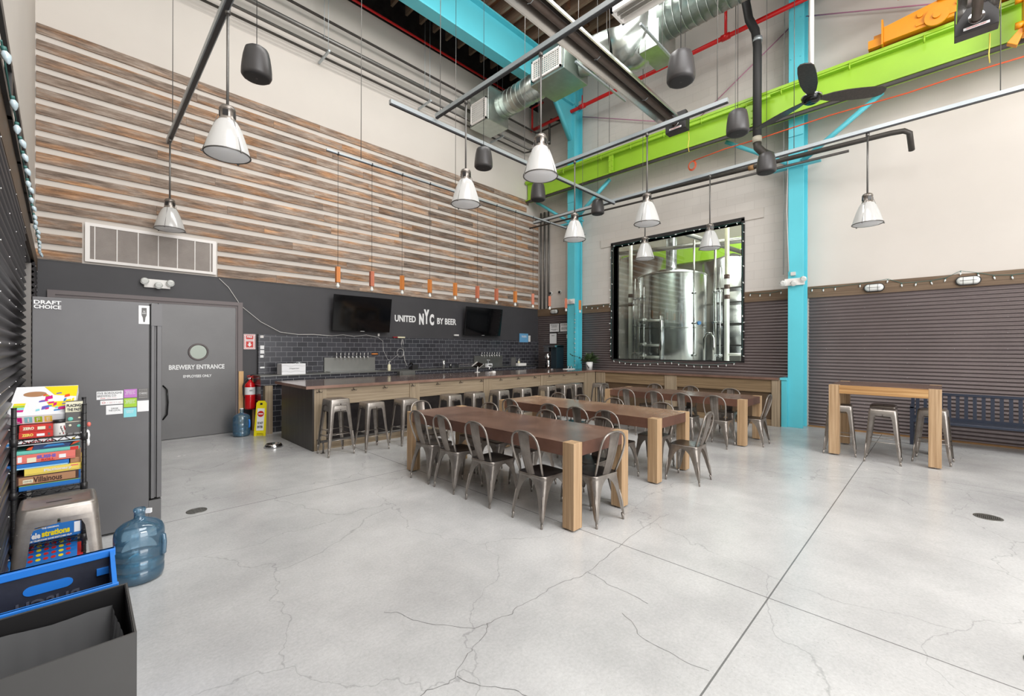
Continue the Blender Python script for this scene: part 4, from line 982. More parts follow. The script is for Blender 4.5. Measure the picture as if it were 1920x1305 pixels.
row('middle communal', [4.77] * 4, [2.88, 3.32, 3.79, 4.55], 0.0, 'left', o4)
row('middle communal', [5.52] * 4, [2.76, 3.54, 4.14, 4.64], PI, 'right', o4)
row('farthest communal', [7.50] * 4, [2.60, 3.15, 3.64, 4.20], 0.0, 'left', o4)
row('farthest communal', [8.55] * 3, [2.84, 3.62, 4.38], PI, 'right', ['nearest the camera', 'in the middle', 'farthest along'])
chairs += [(3.45, 2.345, PI / 2 - 0.13, 'gunmetal cafe chair at the near end of the front communal table, back toward the camera'),
           (5.28, 2.20, PI / 2 + 0.04, 'gunmetal cafe chair pulled out at the near end of the middle communal table'),
           (8.08, 2.26, PI / 2 + 0.06, 'gunmetal cafe chair at the near end of the farthest communal table'),
           (3.44, 5.02, -PI / 2, 'gunmetal cafe chair at the far end of the front communal table, only its hoop showing'),
           (8.02, 4.92, -PI / 2, 'gunmetal cafe chair at the far end of the farthest communal table'),
           ]
rj = random.Random(3)
for i, (x, y, a, lb) in enumerate(chairs):
    a += rj.uniform(-0.05, 0.05)
    if i == 0: CH.location = (x, y, 0); CH.rotation_euler = (0, 0, a); CH['label'] = lb
    else: dup(CH, (x, y, 0), a, lb)

def stool_proto():
    S = thing('metal_stool', 'x', 'stool', (0, 0, 0), 0, 'metal bar stools')
    def sq(hw, r, z, n=4):
        p = []
        for (cx, cy, a0) in ((hw - r, hw - r, 0), (-hw + r, hw - r, 90), (-hw + r, -hw + r, 180), (hw - r, -hw + r, 270)):
            for k in range(n + 1):
                a = math.radians(a0 + 90 * k / n); p.append((cx + r * math.cos(a), cy + r * math.sin(a), z))
        return p
    m = MB(); rings = [sq(0.156, 0.035, 0.690), sq(0.152, 0.035, 0.735), sq(0.146, 0.035, 0.752), sq(0.132, 0.03, 0.756), sq(0.120, 0.03, 0.750), sq(0.05, 0.02, 0.746)]
    N = len(rings[0]); v = [p for r in rings for p in r]
    m.add(v, [(i * N + k, i * N + (k + 1) % N, (i + 1) * N + (k + 1) % N, (i + 1) * N + k) for i in range(5) for k in range(N)], 0, True)
    m.add(rings[-1], [tuple(range(N))], 0)
    m.build('seat', 'gunmetal', S)
    m = MB(); m.prism([(0.05 * math.cos(a), 0.008 * math.sin(a)) for a in [2 * PI * k / 16 for k in range(16)]], 'Z', 0.7465, 0.7475); m.build('hand_slot', 'black_plastic', S)
    prof = [(0.0, 0.150, 0.03), (0.05, 0.150, 0.03), (0.052, 0.072, 0.03), (0.10, 0.060, 0.028), (0.5, 0.048, 0.024), (0.8, 0.036, 0.02), (0.94, 0.022, 0.014), (1.0, 0.014, 0.01)]
    for (sx, sy) in ((1, 1), (1, -1), (-1, 1), (-1, -1)):
        tp = (sx * 0.154, sy * 0.154, 0.70); bt = (sx * 0.205, sy * 0.205, 0.0)
        m = sheet_leg(tp, bt, prof)
        m.cyl((bt[0] - sx * .012, bt[1] - sy * .012, 0.05), (bt[0] - sx * .010, bt[1] - sy * .010, 0.0), 0.012, n=8)
        a = [tp[i] + (bt[i] - tp[i]) * 0.62 for i in range(3)]; b_ = [tp[i] + (bt[i] - tp[i]) * 0.95 for i in range(3)]
        m.tube([(a[0] - sx * .008, a[1] - sy * .008, a[2]), (b_[0] - sx * .008, b_[1] - sy * .008, b_[2])], 0.008, n=6)
        m.build('leg', 'gunmetal', S)
    z = 0.235; q = 0.178
    for (p, r) in (((-q, -q, z), (q, -q, z)), ((-q, q, z + .03), (q, q, z + .03)), ((-q, -q, z + .06), (-q, q, z + .06)), ((q, -q, z + .06), (q, q, z + .06))):
        m = MB(); m.cyl(p, r, 0.006, n=6); m.build('stretcher', 'gunmetal', S)
    m = MB(); m.tube([(-.15, -.15, .64), (0, 0, .63), (.15, .15, .64)], 0.005, n=5); m.tube([(.15, -.15, .645), (0, 0, .635), (-.15, .15, .645)], 0.005, n=5); m.build('cross_brace', 'gunmetal', S)
    return S
ST = stool_proto()
on = ['second', 'third', 'fourth', 'fifth', 'sixth', 'seventh', 'eighth', 'ninth', 'tenth']
stools = [((2.74, 6.52, 0), 0.02, 'gunmetal bar stool at the left end of the bar, lower one of the stacked pair'),
          ((2.74, 6.52, 0.085), 0.03, 'gunmetal bar stool stacked on top of another at the left end of the bar')]
for i, x in enumerate([3.27, 3.89, 4.83, 5.40, 6.07, 6.75, 7.59, 8.19, 8.63]):
    stools.append(((x, 6.42, 0), 0.0, f'gunmetal bar stool at the long bar, {on[i]} position counting from the left end'))
stools += [((9.15, 6.0, 0), 0.0, 'gunmetal bar stool standing alone before the inner corner of the bar'),
           ((8.33, 1.10, 0), 0.1, 'gunmetal bar stool at the tall square table, half hidden by its left leg'),
           ((8.16, 0.58, 0), 0.03, 'gunmetal bar stool at the tall square table, front middle'),
           ((8.80, 0.62, 0), 0.0, 'gunmetal bar stool at the tall square table, behind the front middle one'),
           ((8.64, 0.07, 0), -0.08, 'gunmetal bar stool at the tall square table, by its right leg'),
           ((-0.088, 3.48, 0), 0.02, 'big close gunmetal stool standing before the game rack at left')]
for i, (p, a, lb) in enumerate(stools):
    if i == 0: ST.location = p; ST.rotation_euler = (0, 0, a); ST['label'] = lb
    else: dup(ST, p, a, lb)

# =====================================================================
# BAR
# =====================================================================
BF = 6.90
t = thing('bar_counter', 'long oak fronted bar with copper top running below the tiled wall', 'bar counter', (6.4, 7.6, 0))
m = MB(); m.box(2.42, 10.75, 6.85, 7.70, 0.972, 1.018); m.box(2.42, 10.0, 7.70, 8.36, 0.972, 1.018)
o = m.build('countertop', ['copper_top', 'copper_edge'], t, world=True)
for p in o.data.polygons: p.material_index = 0 if abs(p.normal.z) > 0.5 else 1
for (a, b) in ((2.55, 2.74), (4.25, 4.46), (6.05, 6.30), (7.90, 8.12), (9.72, 10.22)):
    m = MB(); m.box(a, b, BF - 0.02, BF + 0.05, 0, 0.972); m.build('post', 'bar_oak', t, world=True, bevel=0.003)
for (a, b) in ((2.74, 4.25), (4.46, 6.05), (6.30, 7.90), (8.12, 9.72)):
    m = MB(); m.box(a, b, BF, BF + 0.04, 0.70, 0.972); m.build('top_rail', 'bar_oak_x', t, world=True)
    m = MB(); m.box(a, b, BF, BF + 0.04, 0.0, 0.13); m.build('bottom_rail', 'bar_oak_x', t, world=True)
    m = MB(); m.box(a, b, BF + 0.03, BF + 0.05, 0.13, 0.70); m.build('panel', 'bar_panel', t, world=True)
m = MB(); m.box(2.525, 2.55, BF - 0.02, 8.34, 0, 0.972); m.build('end_panel', 'end_panel', t, world=True)
m = MB(); m.box(2.56, 10.0, 8.26, 8.30, 0, 0.96); m.build('back_panel', 'end_panel', t, world=True)
k = 0
x = 2.62
while x < 9.6:
    m = MB(); m.tube([(x, BF - .025, .955), (x, BF - .03, .925), (x, BF - .055, .915), (x, BF - .062, .93)], 0.005, n=5); m.tube([(x, BF - .025, .925), (x + .04, BF - .045, .91), (x + .045, BF - .05, .93)], 0.004, n=5)
    m.tube([(x, BF - .025, .925), (x - .04, BF - .045, .91), (x - .045, BF - .05, .93)], 0.004, n=5); m.build('bag_hook', 'black_plastic', t, world=True); x += 0.56
for xx in (2.60, 4.2, 5.9, 7.6, 9.3):
    m = MB(); m.tube([(xx, 6.66, 0.17), (xx - .0, 6.64, 0.10), (xx, 6.66, 0.0)], 0.012, n=6); m.tube([(xx + .0, 6.66, .17), (xx, BF - .01, .17)], 0.012, n=6); m.cyl((xx, 6.66, 0), (xx, 6.66, .006), .035, n=10); m.build('rail_bracket', 'steel_pipe', t, world=True)
m = MB(); m.cyl((2.56, 6.66, 0.18), (9.75, 6.66, 0.18), 0.019, n=10); m.build('foot_rail', 'steel_pipe', t, world=True)
# wall counter along right wall
t = thing('wall_counter', 'oak fronted drinks counter with copper top below the brewery window', 'counter', (10.5, 4.4, 0))
m = MB(); m.box(10.19, 10.78, 2.36, 6.85, 0.972, 1.018); o = m.build('countertop', ['copper_top', 'copper_edge'], t, world=True)
for p in o.data.polygons: p.material_index = 0 if abs(p.normal.z) > 0.5 else 1
for (a, b) in ((2.34, 2.50), (4.54, 4.84), (6.56, 6.86)):
    m = MB(); m.box(10.215, 10.29, a, b, 0, 0.972); m.build('post', 'bar_oak', t, world=True, bevel=0.003)
for (a, b) in ((2.50, 4.54), (4.84, 6.56)):
    m = MB(); m.box(10.235, 10.27, a, b, 0.70, 0.972); m.build('top_rail', 'bar_oak_y', t, world=True)
    m = MB(); m.box(10.235, 10.27, a, b, 0.0, 0.13); m.build('bottom_rail', 'bar_oak_y', t, world=True)
    m = MB(); m.box(10.265, 10.285, a, b, 0.13, 0.70); m.build('panel', 'bar_panel_wood', t, world=True)
m = MB(); m.box(10.22, 10.74, 2.34, 2.355, 0, 0.97); m.build('end_panel', 'bar_oak', t, world=True)

# back counter
t = thing('back_counter', 'black tiled back counter along the wall behind the bar', 'counter', (6.4, 9.2, 0))
m = MB(); m.box(2.34, 10.0, 8.92, 9.50, 0.90, 1.075); m.build('tiled_edge', 'black_tile', t, world=True)
m = MB(); m.box(2.33, 10.01, 8.90, 9.505, 1.075, 1.09); m.build('countertop', 'brushed', t, world=True)
m = MB(); m.box(2.36, 9.99, 8.98, 9.50, 0.0, 0.90); m.build('base', 'black_tile', t, world=True)
m = MB(); m.box(2.40, 2.53, 8.86, 8.98, 0.0, 0.90); m.build('post', 'bar_oak', t, world=True)
m = MB(); m.box(2.44, 2.47, 9.44, 9.505, 1.09, 1.88, 0); m.build('end_trim', 'black_tile_side', t, world=True)
for i, (z, h_, w_, s_) in enumerate(((1.83, 0.05, .06, 'FIVE'), (1.62, 0.07, .07, 'XX'), (1.53, .07, .07, 'BREW'), (1.44, .05, .06, 'NYC'), (1.22, .03, .08, 'BEER'))):
    m = MB(); m.box(2.485, 2.485 + w_, 9.500, 9.504, z - h_ / 2, z + h_ / 2)
    s = tag(m.build('sticker', 'sticker_white' if i else 'b_pale'), 'small white sticker on the left edge of the tiles, ' + ['topmost', 'second from top', 'middle, round', 'fourth from top', 'lowest'][i], 'sticker', 'stickers on the tile edge')

# taps
def taps(x0, x1, n, lb, tall=False):
    t = thing('beer_tap_wall', lb, 'beer taps', ((x0 + x1) / 2, 9.48, 1.09), 0, 'stainless tap backsplashes')
    m = MB(); m.box(x0, x1, 9.47, 9.505, 1.09, 1.40); m.build('backsplash', 'brushed', t, world=True)
    for i in range(n):
        x = x0 + (x1 - x0) * (0.20 + 0.62 * i / (n - 1))
        m = MB(); m.cyl((x, 9.50, 1.42), (x, 9.40, 1.42), 0.016, n=8); m.cyl((x, 9.40, 1.44), (x, 9.385, 1.36), 0.012, 0.010, n=8); m.cyl((x, 9.40, 1.43), (x, 9.39, 1.49), 0.010, n=8); m.ball((x, 9.39, 1.495), 0.014, n=8)
        m.build('tap', 'chrome', t, world=True)
    m = MB(); m.box(x0 + .02, x1, 9.2, 9.46, 1.09, 1.10); m.build('drip_tray', 'stainless', t, world=True)
    return t
t = taps(3.72, 4.90, 9, 'steel beer tap backsplash with chrome taps on the left part of the tiled wall')
m = MB(); m.cyl((4.78, 9.40, 1.475), (4.93, 9.40, 1.475), 0.018, n=8); m.build('wood_handle', 'pendant_wood', t, world=True)
taps(7.96, 9.08, 8, 'steel beer tap backsplash with chrome taps on the right part of the tiled wall')

# TVs
def tv(xc, zc, lb, tiltx):
    t = thing('television', lb, 'television', (xc, 9.33, zc), 0, 'wall televisions'); t.rotation_euler = (math.radians(tiltx), 0, 0)
    m = MB(); m.box(-0.685, 0.685, -0.03, 0.02, -0.40, 0.40); m.build('bezel', 'black_gloss', t, bevel=0.004)
    m = MB(); m.box(-0.670, 0.670, -0.0325, -0.030, -0.375, 0.388); m.build('screen', 'screen', t)
    m = MB(); m.box(-0.05, 0.05, -0.0325, -0.030, -0.393, -0.386); m.build('badge', 'letter_white', t)
    m = MB(); m.box(-0.25, 0.25, 0.02, 0.14, -0.2, 0.2); m.build('wall_bracket', 'black_plastic', t)
tv(4.53, 2.385, 'black wall television left of the white lettering', 8)
tv(8.19, 2.385, 'black wall television right of the white lettering, reflecting the room', 8)
# wall lettering
t = thing('wall_lettering', 'white painted slogan with NYC in the middle between the two televisions', 'lettering', (6.4, 9.52, 2.35))
text('letters_united', 'UNITED', 0.2, 'letter_white', t, (5.75, 9.526, 2.355), '-Y', 0.60, 0.165, bold=0.006)
text('letters_by_beer', 'BY BEER', 0.2, 'letter_white', t, (7.03, 9.526, 2.345), '-Y', 0.64, 0.165, bold=0.006)
text('letter_n', 'N', 0.3, 'letter_white', t, (6.22, 9.526, 2.37), '-Y', 0.145, 0.29, bold=0.018)
text('letter_y', 'Y', 0.3, 'letter_white', t, (6.375, 9.526, 2.44), '-Y', 0.165, 0.38, bold=0.018)
text('letter_c', 'C', 0.3, 'letter_white', t, (6.54, 9.526, 2.37), '-Y', 0.14, 0.30, bold=0.018)

# wires on the wall
pipe('network_cable', 'white cable looping along the top of the tiles from the vent to the left television', [(1.80, 9.51, 2.90), (1.95, 9.51, 2.75), (2.15, 9.51, 2.42), (2.5, 9.51, 2.12), (2.85, 9.51, 1.93), (3.2, 9.51, 1.89), (3.5, 9.51, 1.90), (3.9, 9.51, 1.88), (4.15, 9.51, 1.91), (4.4, 9.51, 1.88), (4.7, 9.51, 1.92), (5.0, 9.51, 1.87), (5.12, 9.51, 1.78), (5.14, 9.51, 1.55), (5.25, 9.51, 1.34), (5.33, 9.51, 1.31), (5.48, 9.51, 1.42), (5.55, 9.51, 1.47)], 0.006, 'white_cable', n=6, cat='cable')
m = MB()
for k in range(2): m.tube([(5.60 + (0.09 + .01 * k) * math.cos(a * PI / 10), 9.51, 1.50 + (0.10 + .01 * k) * math.sin(a * PI / 10)) for a in range(20)], 0.006, n=5, closed=True)
m.tube([(5.64, 9.50, 1.84), (5.62, 9.51, 1.70), (5.68, 9.51, 1.55), (5.72, 9.50, 1.3), (5.76, 9.45, 1.16)], 0.006, n=5)
m.tube([(5.66, 9.50, 1.84), (5.68, 9.51, 1.70), (5.70, 9.51, 1.52), (5.66, 9.50, 1.42)], 0.006, n=5)
tag(m.build('cable_coil', 'white_cable'), 'coiled white power cord hanging on the tiles between the televisions', 'cable')
t = thing('power_strip', 'tan and red power strip fixed at the top of the tiles', 'power strip', (5.56, 9.49, 1.88))
m = MB(); m.box(5.50, 5.70, 9.46, 9.51, 1.865, 1.90); m.build('body', 'soap', t, world=True)
m = MB(); m.box(5.38, 5.50, 9.47, 9.51, 1.868, 1.895); m.build('plug', 'b_darkred', t, world=True)
m = MB(); m.box(4.98, 5.02, 9.48, 9.51, 1.90, 1.96); tag(m.build('white_adapter', 'white_plastic'), 'small white plug adapter below the left television', 'adapter')
m = MB(); m.box(7.25, 7.40, 9.47, 9.51, 1.96, 2.0); tag(m.build('wall_box', 'white_plastic'), 'small white box on the wall at the lower left corner of the right television', 'wall box')
t = thing('wifi_sign', 'small pale blue sign with a white switch beside it, near the wall corner', 'sign', (10.1, 9.49, 1.9))
m = MB(); m.box(9.85, 10.25, 9.485, 9.50, 1.82, 2.10); m.build('sign_board', 'b_skyblue', t, world=True)
text('sign_text', 'WIFI', 0.08, 'letter_white', t, (10.05, 9.482, 2.0), '-Y', 0.22, 0.07)
m = MB(); m.box(10.27, 10.36, 9.485, 9.50, 1.84, 2.04); m.build('switch_plate', 'white_plastic', t, world=True)

# vent
t = thing('return_air_grille', 'large white framed air grille set between the planks at left', 'vent', (0.9, 9.5, 3.26))
m = MB(); m.box(0.06, 1.72, 9.49, 9.53, 2.97, 3.56); m.build('filter', 'filter', t, world=True)
m = MB(); m.box(0.03, 1.75, 9.475, 9.49, 3.52, 3.57); m.box(0.03, 1.75, 9.475, 9.49, 2.955, 3.0); m.box(0.03, 0.085, 9.475, 9.49, 3.0, 3.52); m.box(1.695, 1.75, 9.475, 9.49, 3.0, 3.52); m.build('frame', 'white_frame', t, world=True)
for x in (0.14, 0.40, 0.66, 0.92, 1.18, 1.43, 1.66):
    m = MB(); m.box(x - .006, x + .006, 9.478, 9.49, 3.0, 3.52); m.build('bar', 'white_frame', t, world=True)
z = 3.01
m = MB()
while z < 3.515: m.box(0.085, 1.695, 9.484, 9.489, z, z + .005); z += 0.016
m.build('louvres', 'filter', t, world=True)

# emergency lights
def emlight(name, lb, M, heads):
    t = thing(name, lb, 'emergency light', (0, 0, 0)); t.matrix_world = M
    m = MB(); m.box(-0.175, 0.175, -0.05, 0.0, -0.075, 0.07); m.build('housing', 'white_plastic', t, bevel=0.006)
    for hx, hz in heads:
        m = MB(); m.cyl((hx, -0.04, hz), (hx, -0.11, hz - .02), 0.036, 0.058, n=16); m.cyl((hx, -0.11, hz - .02), (hx, -0.118, hz - .023), 0.058, 0.035, n=16); m.build('lamp_head', 'bulb_glass', t)
emlight('emergency_light', 'white twin head emergency light above the dark double doors', Matrix.Translation((0.91, 9.53, 2.70)), [(-0.17, 0.04), (0.01, -0.015), (0.17, 0.04)])
RX = Matrix.Rotation(-PI / 2, 4, 'Z')
emlight('emergency_light', 'white emergency light on the nearer cyan column', Matrix.Translation((10.36, 2.12, 3.0)) @ RX, [(-0.19, 0.0), (0.0, -0.02), (0.17, 0.05)])
emlight('emergency_light', 'white emergency light on the far cyan column', Matrix.Translation((10.36, 7.87, 3.03)) @ RX, [(-0.10, 0.0), (0.08, 0.03)])
m = MB(); m.box(10.30, 10.36, 2.10, 2.18, 3.13, 3.20); tag(m.build('junction_box', 'white_cable'), 'small grey junction box above the emergency light on the nearer column', 'junction box')

# bulkhead lights
def bulkhead(y, z, lb):
    t = thing('bulkhead_light', lb, 'wall light', (XB - 0.035, y, z), 0, 'oval bulkhead lights on the wooden band')
    def oval(a, b, n=24): return [((a - b) * (1 if math.cos(u) > 0 else -1) + b * math.cos(u), b * math.sin(u)) for u in [2 * PI * k / n + .01 for k in range(n)]]
    m = MB(); m.prism(oval(0.155, 0.078), 'X', -0.03, 0.0); m.build('base', 'black_plastic', t)
    v = []; rings = [(0.142, 0.066, -0.03), (0.136, 0.060, -0.055), (0.11, 0.042, -0.072), (0.06, 0.015, -0.078)]
    for a, b, x in rings: v += [(x, p, q) for p, q in oval(a, b)]
    m = MB(); m.add(v, [(i * 24 + k, i * 24 + (k + 1) % 24, (i + 1) * 24 + (k + 1) % 24, (i + 1) * 24 + k) for i in range(3) for k in range(24)], 0, True); m.add(v[-24:], [tuple(range(24))]); m.build('lens', 'bulb_glass', t)
    m = MB()
    for yy in (-0.06, 0.06): m.tube([(-0.03, yy, -0.075), (-0.082, yy, -0.04), (-0.082, yy, 0.04), (-0.03, yy, 0.075)], 0.003, n=4)
    m.tube([(-0.03, -0.15, 0), (-0.083, -0.09, 0), (-0.083, 0.09, 0), (-0.03, 0.15, 0)], 0.003, n=4); m.build('guard', 'black_plastic', t)
bulkhead(-0.34, 2.80, 'oval caged bulkhead light farthest right on the wooden band')
bulkhead(0.90, 2.80, 'oval caged bulkhead light between the nearer column and the right edge')
bulkhead(8.80, 2.81, 'oval caged bulkhead light in the corner left of the far column')

# string lights
def string_lights(name, lb, pts, bulbs, r=0.014, bm_='bulb_glass', L_=0.05):
    t = thing(name, lb, 'string lights', pts[0])
    m = MB(); m.tube(pts, 0.004, n=5); m.build('cord', 'bulb_socket', t, world=True)
    for (p, dr) in bulbs:
        p = Vector(p); dr = Vector(dr).normalized()
        m = MB(); m.cyl(p, p + dr * 0.018, r * 0.6, n=6, mi=1)
        q = p + dr * 0.018; n = 8; u = dr.orthogonal().normalized(); w_ = dr.cross(u); v = []
        for (rr, tt) in ((0.5, 0), (1.0, 0.3), (0.85, 0.6), (0.4, 0.9), (0.05, 1.0)):
            for k in range(n): v.append(q + dr * (tt * L_) + (u * math.cos(2 * PI * k / n) + w_ * math.sin(2 * PI * k / n)) * r * rr)
        m.add(v, [(i * n + k, i * n + (k + 1) % n, (i + 1) * n + (k + 1) % n, (i + 1) * n + k) for i in range(4) for k in range(n)], 0, True)
        m.build('bulb', [bm_, 'bulb_socket'], t, world=True)
XW = XB - 0.05
rs = random.Random(11)
P = [(1.89, 2.87), (1.70, 2.855), (1.50, 2.86), (1.11, 2.88), (0.70, 2.925), (0.51, 2.83), (0.31, 2.825), (0.12, 2.83), (-0.07, 2.86), (-0.25, 2.96), (-0.45, 2.90), (-0.63, 2.84), (-0.83, 2.82), (-1.1, 2.84)]
string_lights('string_lights', 'string of small clear bulbs draped along the wooden band at right', [(XW, y, z + .02) for y, z in P], [((XW, y, z + .01), (rs.uniform(-.2, .1), rs.uniform(-.3, .3), -1)) for y, z in P])
P = [(3.06, 2.87), (2.86, 2.845), (2.66, 2.84), (2.45, 2.87)]
string_lights('string_lights', 'short string of clear bulbs on the wooden band between window and column', [(XW, y, z + .02) for y, z in P], [((XW, y, z + .01), (-.1, .1, -1)) for y, z in P])
P = []; 
z = 1.4
while z < 4.6: P.append((wy1 + 0.03, z)); z += 0.19
for k in range(17): P.append((wy1 - 0.1 - k * 0.2, wz1 - 0.02 - 0.02 * math.sin(k)))
z = 4.5
while z > 1.35: P.append((wy0 - 0.03, z)); z -= 0.19
string_lights('string_lights', 'string of clear bulbs framing the brewery window', [(XB - .08, y, z) for y, z in P], [((XB - .08, y, z), (-.3, rs.uniform(-1, 1), rs.uniform(-1, .2))) for y, z in P])
P = [(6.62 - k * 0.19, 1.29 - 0.045 * abs(math.sin(k * PI / 8.5)) * 2) for k in range(18)]
string_lights('string_lights', 'string of clear bulbs sagging in two arcs under the brewery window', [(XW, y, z + .02) for y, z in P], [((XW, y, z + .01), (-.1, rs.uniform(-.5, .5), -1)) for y, z in P])
P = [(6.75 + k * .2, 2.86 + .03 * math.sin(k * 2)) for k in range(5)]
string_lights('string_lights', 'few clear bulbs on the wooden band beside the far column', [(XW, y, z + .02) for y, z in P], [((XW, y, z + .01), (-.1, .1, -1)) for y, z in P])
P = [(1.02 + k * 0.16) for k in range(10)]
string_lights('string_lights', 'string of clear bulbs running up the edge of the far cyan column', [(10.35, 7.70, z) for z in (1.03, 1.8, 2.9)], [((10.34, 7.70, 1.1 + k * .14), (-.3, -1, rs.uniform(-1, 1))) for k in range(12)])
# large bulbs on the left wall
Y_ = [3.0, 3.55, 3.95, 4.2, 4.5, 4.85, 5.2, 5.4, 5.75, 6.1, 6.5, 6.75, 7.0, 7.3, 7.6, 8.0, 8.3, 8.6, 8.8, 9.0, 9.1]
string_lights('string_lights', 'string of big pale faceted bulbs along the left wall near the camera', [(wc(y) + .06, y, 2.97 - .02 * math.sin(y * 6)) for y in Y_], [((wc(y) + .065, y, 2.96), (rs.uniform(0.0, .5), rs.uniform(-.5, .3), -1)) for y in Y_], r=0.018, bm_='bulb_glass_blue', L_=0.055)
t = thing('left_ledge', 'black metal ledge with open brackets on top of the left wall cladding', 'ledge', (wc(5) + .05, 5, 3.0))
m = MB()
def seg(y0, y1, z0, z1, dx=0.05):
    a, b = wc(y0) + dx, wc(y1) + dx
    m.add([(a, y0, z0), (b, y1, z0), (b - .02, y1, z0), (a - .02, y0, z0), (a, y0, z1), (b, y1, z1), (b - .02, y1, z1), (a - .02, y0, z1)],
          [(0, 3, 2, 1), (4, 5, 6, 7), (0, 1, 5, 4), (1, 2, 6, 5), (2, 3, 7, 6), (3, 0, 4, 7)])
seg(-1, 7.05, 3.22, 3.28); seg(-1, 7.05, 2.96, 3.0)
m.build('rail', 'black_plastic', t, world=True)
for y in (3.0, 3.9, 4.8, 5.7, 6.5, 7.0):
    m = MB(); m.box(wc(y) + .02, wc(y) + .05, y - .03, y + .03, 2.96, 3.28); m.build('bracket', 'black_plastic', t, world=True)
# =====================================================================
# LEFT SIDE: DOORS, FRIDGE, RACK, GAMES, BIN
# =====================================================================
m = MB(); y0 = YA - 0.05
m.box(-0.37, 2.18, y0, YA + .01, 2.41, 2.475); m.box(-0.37, -0.29, y0, YA + .01, 0, 2.41); m.box(2.10, 2.18, y0, YA + .01, 0, 2.41)
m.box(-0.29, 2.10, y0 + .02, YA + .009, 2.37, 2.409); m.box(2.07, 2.099, y0 + .02, YA + .009, 0, 2.37)
dr = struct('door_1', m, 'frame_grey')
m = MB(); m.box(-0.29, 0.92, YA - .02, YA + .02, 0.01, 2.37); m.build('door_leaf', 'door_paint', dr)
m = MB(); m.box(0.93, 2.07, YA - .02, YA + .02, 0.01, 2.37); lf = m.build('door_leaf', 'door_paint', dr)
m = MB(); m.cyl((1.49, YA - .024, 1.53), (1.49, YA - .02, 1.53), 0.125, n=36); m.build('porthole_glass', 'mirror_glass', dr)
m = MB(); m.tube([(1.49 + .14 * math.cos(a * PI / 20), YA - .028, 1.53 + .14 * math.sin(a * PI / 20)) for a in range(40)], 0.016, n=8, closed=True)
for k in range(6): a = k * PI / 3; m.cyl((1.49 + .14 * math.cos(a), YA - .05, 1.53 + .14 * math.sin(a)), (1.49 + .14 * math.cos(a), YA - .03, 1.53 + .14 * math.sin(a)), 0.006, n=6)
m.build('porthole_ring', 'frame_grey', dr)
text('door_lettering', 'BREWERY ENTRANCE', 0.1, 'letter_white', dr, (1.48, YA - .022, 1.26), '-Y', 0.82, 0.085, bold=0.003, world=False)
text('door_lettering', 'EMPLOYEES ONLY', 0.1, 'letter_white', dr, (1.48, YA - .022, 1.095), '-Y', 0.42, 0.048, bold=0.003, world=False)
m = MB(); m.tube([(0.99, YA - .03, .95), (1.04, YA - .09, .88), (1.05, YA - .1, .66), (1.04, YA - .09, .45), (0.99, YA - .03, .36)], 0.012, n=8); m.build('pull_handle', 'black_gloss', dr)

# fridge
t = thing('refrigerator', 'tall black refrigerator side panel with stickers, standing left', 'refrigerator', (0.1, 5.4, 0))
m = MB(); m.box(-0.275, 0.425, 5.0, 6.35, 0.02, 2.0); m.build('cabinet', 'fridge_black', t, world=True, bevel=0.004)
m = MB(); m.box(0.425, 0.437, 5.02, 6.33, 0.25, 1.98); m.build('gasket', 'gasket', t, world=True)
for (a, b) in ((5.0, 5.66), (5.68, 6.35)):
    m = MB(); m.box(0.437, 0.462, a + .0, b, 0.25, 2.0); m.box(0.462, 0.478, a + .02, b, 0.25, 1.80); m.box(0.478, 0.512, a, b, 0.25, 1.99); m.build('door', 'fridge_black', t, world=True, bevel=0.003)
m = MB(); m.box(0.425, 0.51, 5.0, 6.35, 0.04, 0.235); m.build('kick_grille', 'door_paint', t, world=True)
m = MB(); m.box(0.437, 0.513, 4.995, 5.02, 1.80, 1.995); m.build('hinge_cover', 'fridge_black', t, world=True)
FS = 4.996
def sticker(x0, x1, z0, z1, matn, lb, lines=()):
    s = thing('sticker', lb, 'sticker', ((x0 + x1) / 2, FS, (z0 + z1) / 2), 0, 'stickers on the refrigerator')
    m = MB(); m.box(x0, x1, FS, FS + .004, z0, z1); m.build('backing', matn, s, world=True)
    for (tx, cx, cz, w_, h_, mn) in lines: text('print', tx, 0.03, mn, s, (cx, FS - .001, cz), '-Y', w_, h_, depth=0.001)
sticker(.087, .252, 1.163, 1.232, 'sticker_white', 'wide white brewery name sticker on the refrigerator', [('FIVE BOROUGHS', .168, 1.216, .15, .018, 'letter_dark'), ('BREWING CO', .150, 1.193, .115, .017, 'letter_dark'), ('oo :::: ---', .16, 1.173, .10, .007, 'b_red')])
sticker(.110, .252, 1.118, 1.155, 'sticker_white', 'narrow white sticker with coloured dots on the refrigerator', [('O \u00b7 ::: : \u00b7 --', .18, 1.136, .12, .016, 'b_red')])
sticker(.145, .250, 1.033, 1.110, 'sticker_white', 'white square sticker about drinking local on the refrigerator', [('DRINK', .20, 1.083, .045, .012, 'letter_dark'), ('THE LOCAL', .198, 1.066, .075, .012, 'letter_dark')])
sticker(.258, .342, 1.168, 1.240, 'b_purple', 'purple sticker on the refrigerator', [('FIVE BOROUGHS\nBREWING CO\nNEW YORK CITY', .298, 1.212, .066, .034, 'letter_white')])
sticker(.257, .341, 1.085, 1.162, 'b_lime', 'lime green sticker on the refrigerator', [('FIVE BOROUGHS\nBREWING CO\nNEW YORK CITY', .298, 1.132, .066, .034, 'letter_white')])
sticker(.256, .340, 0.998, 1.078, 'b_cyan', 'pale blue sticker on the refrigerator', [('FIVE BOROUGHS\nBREWING CO', .296, 1.045, .05, .026, 'letter_white')])
sticker(.350, .418, 1.150, 1.240, 'b_grey', 'grey patterned sticker on the refrigerator', [('::::::::\n::::::::', .384, 1.22, .056, .03, 'b_pale'), ('CHEERS', .384, 1.198, .056, .012, 'letter_white'), ('::::::::\n::::::::', .384, 1.173, .056, .03, 'b_pale')])
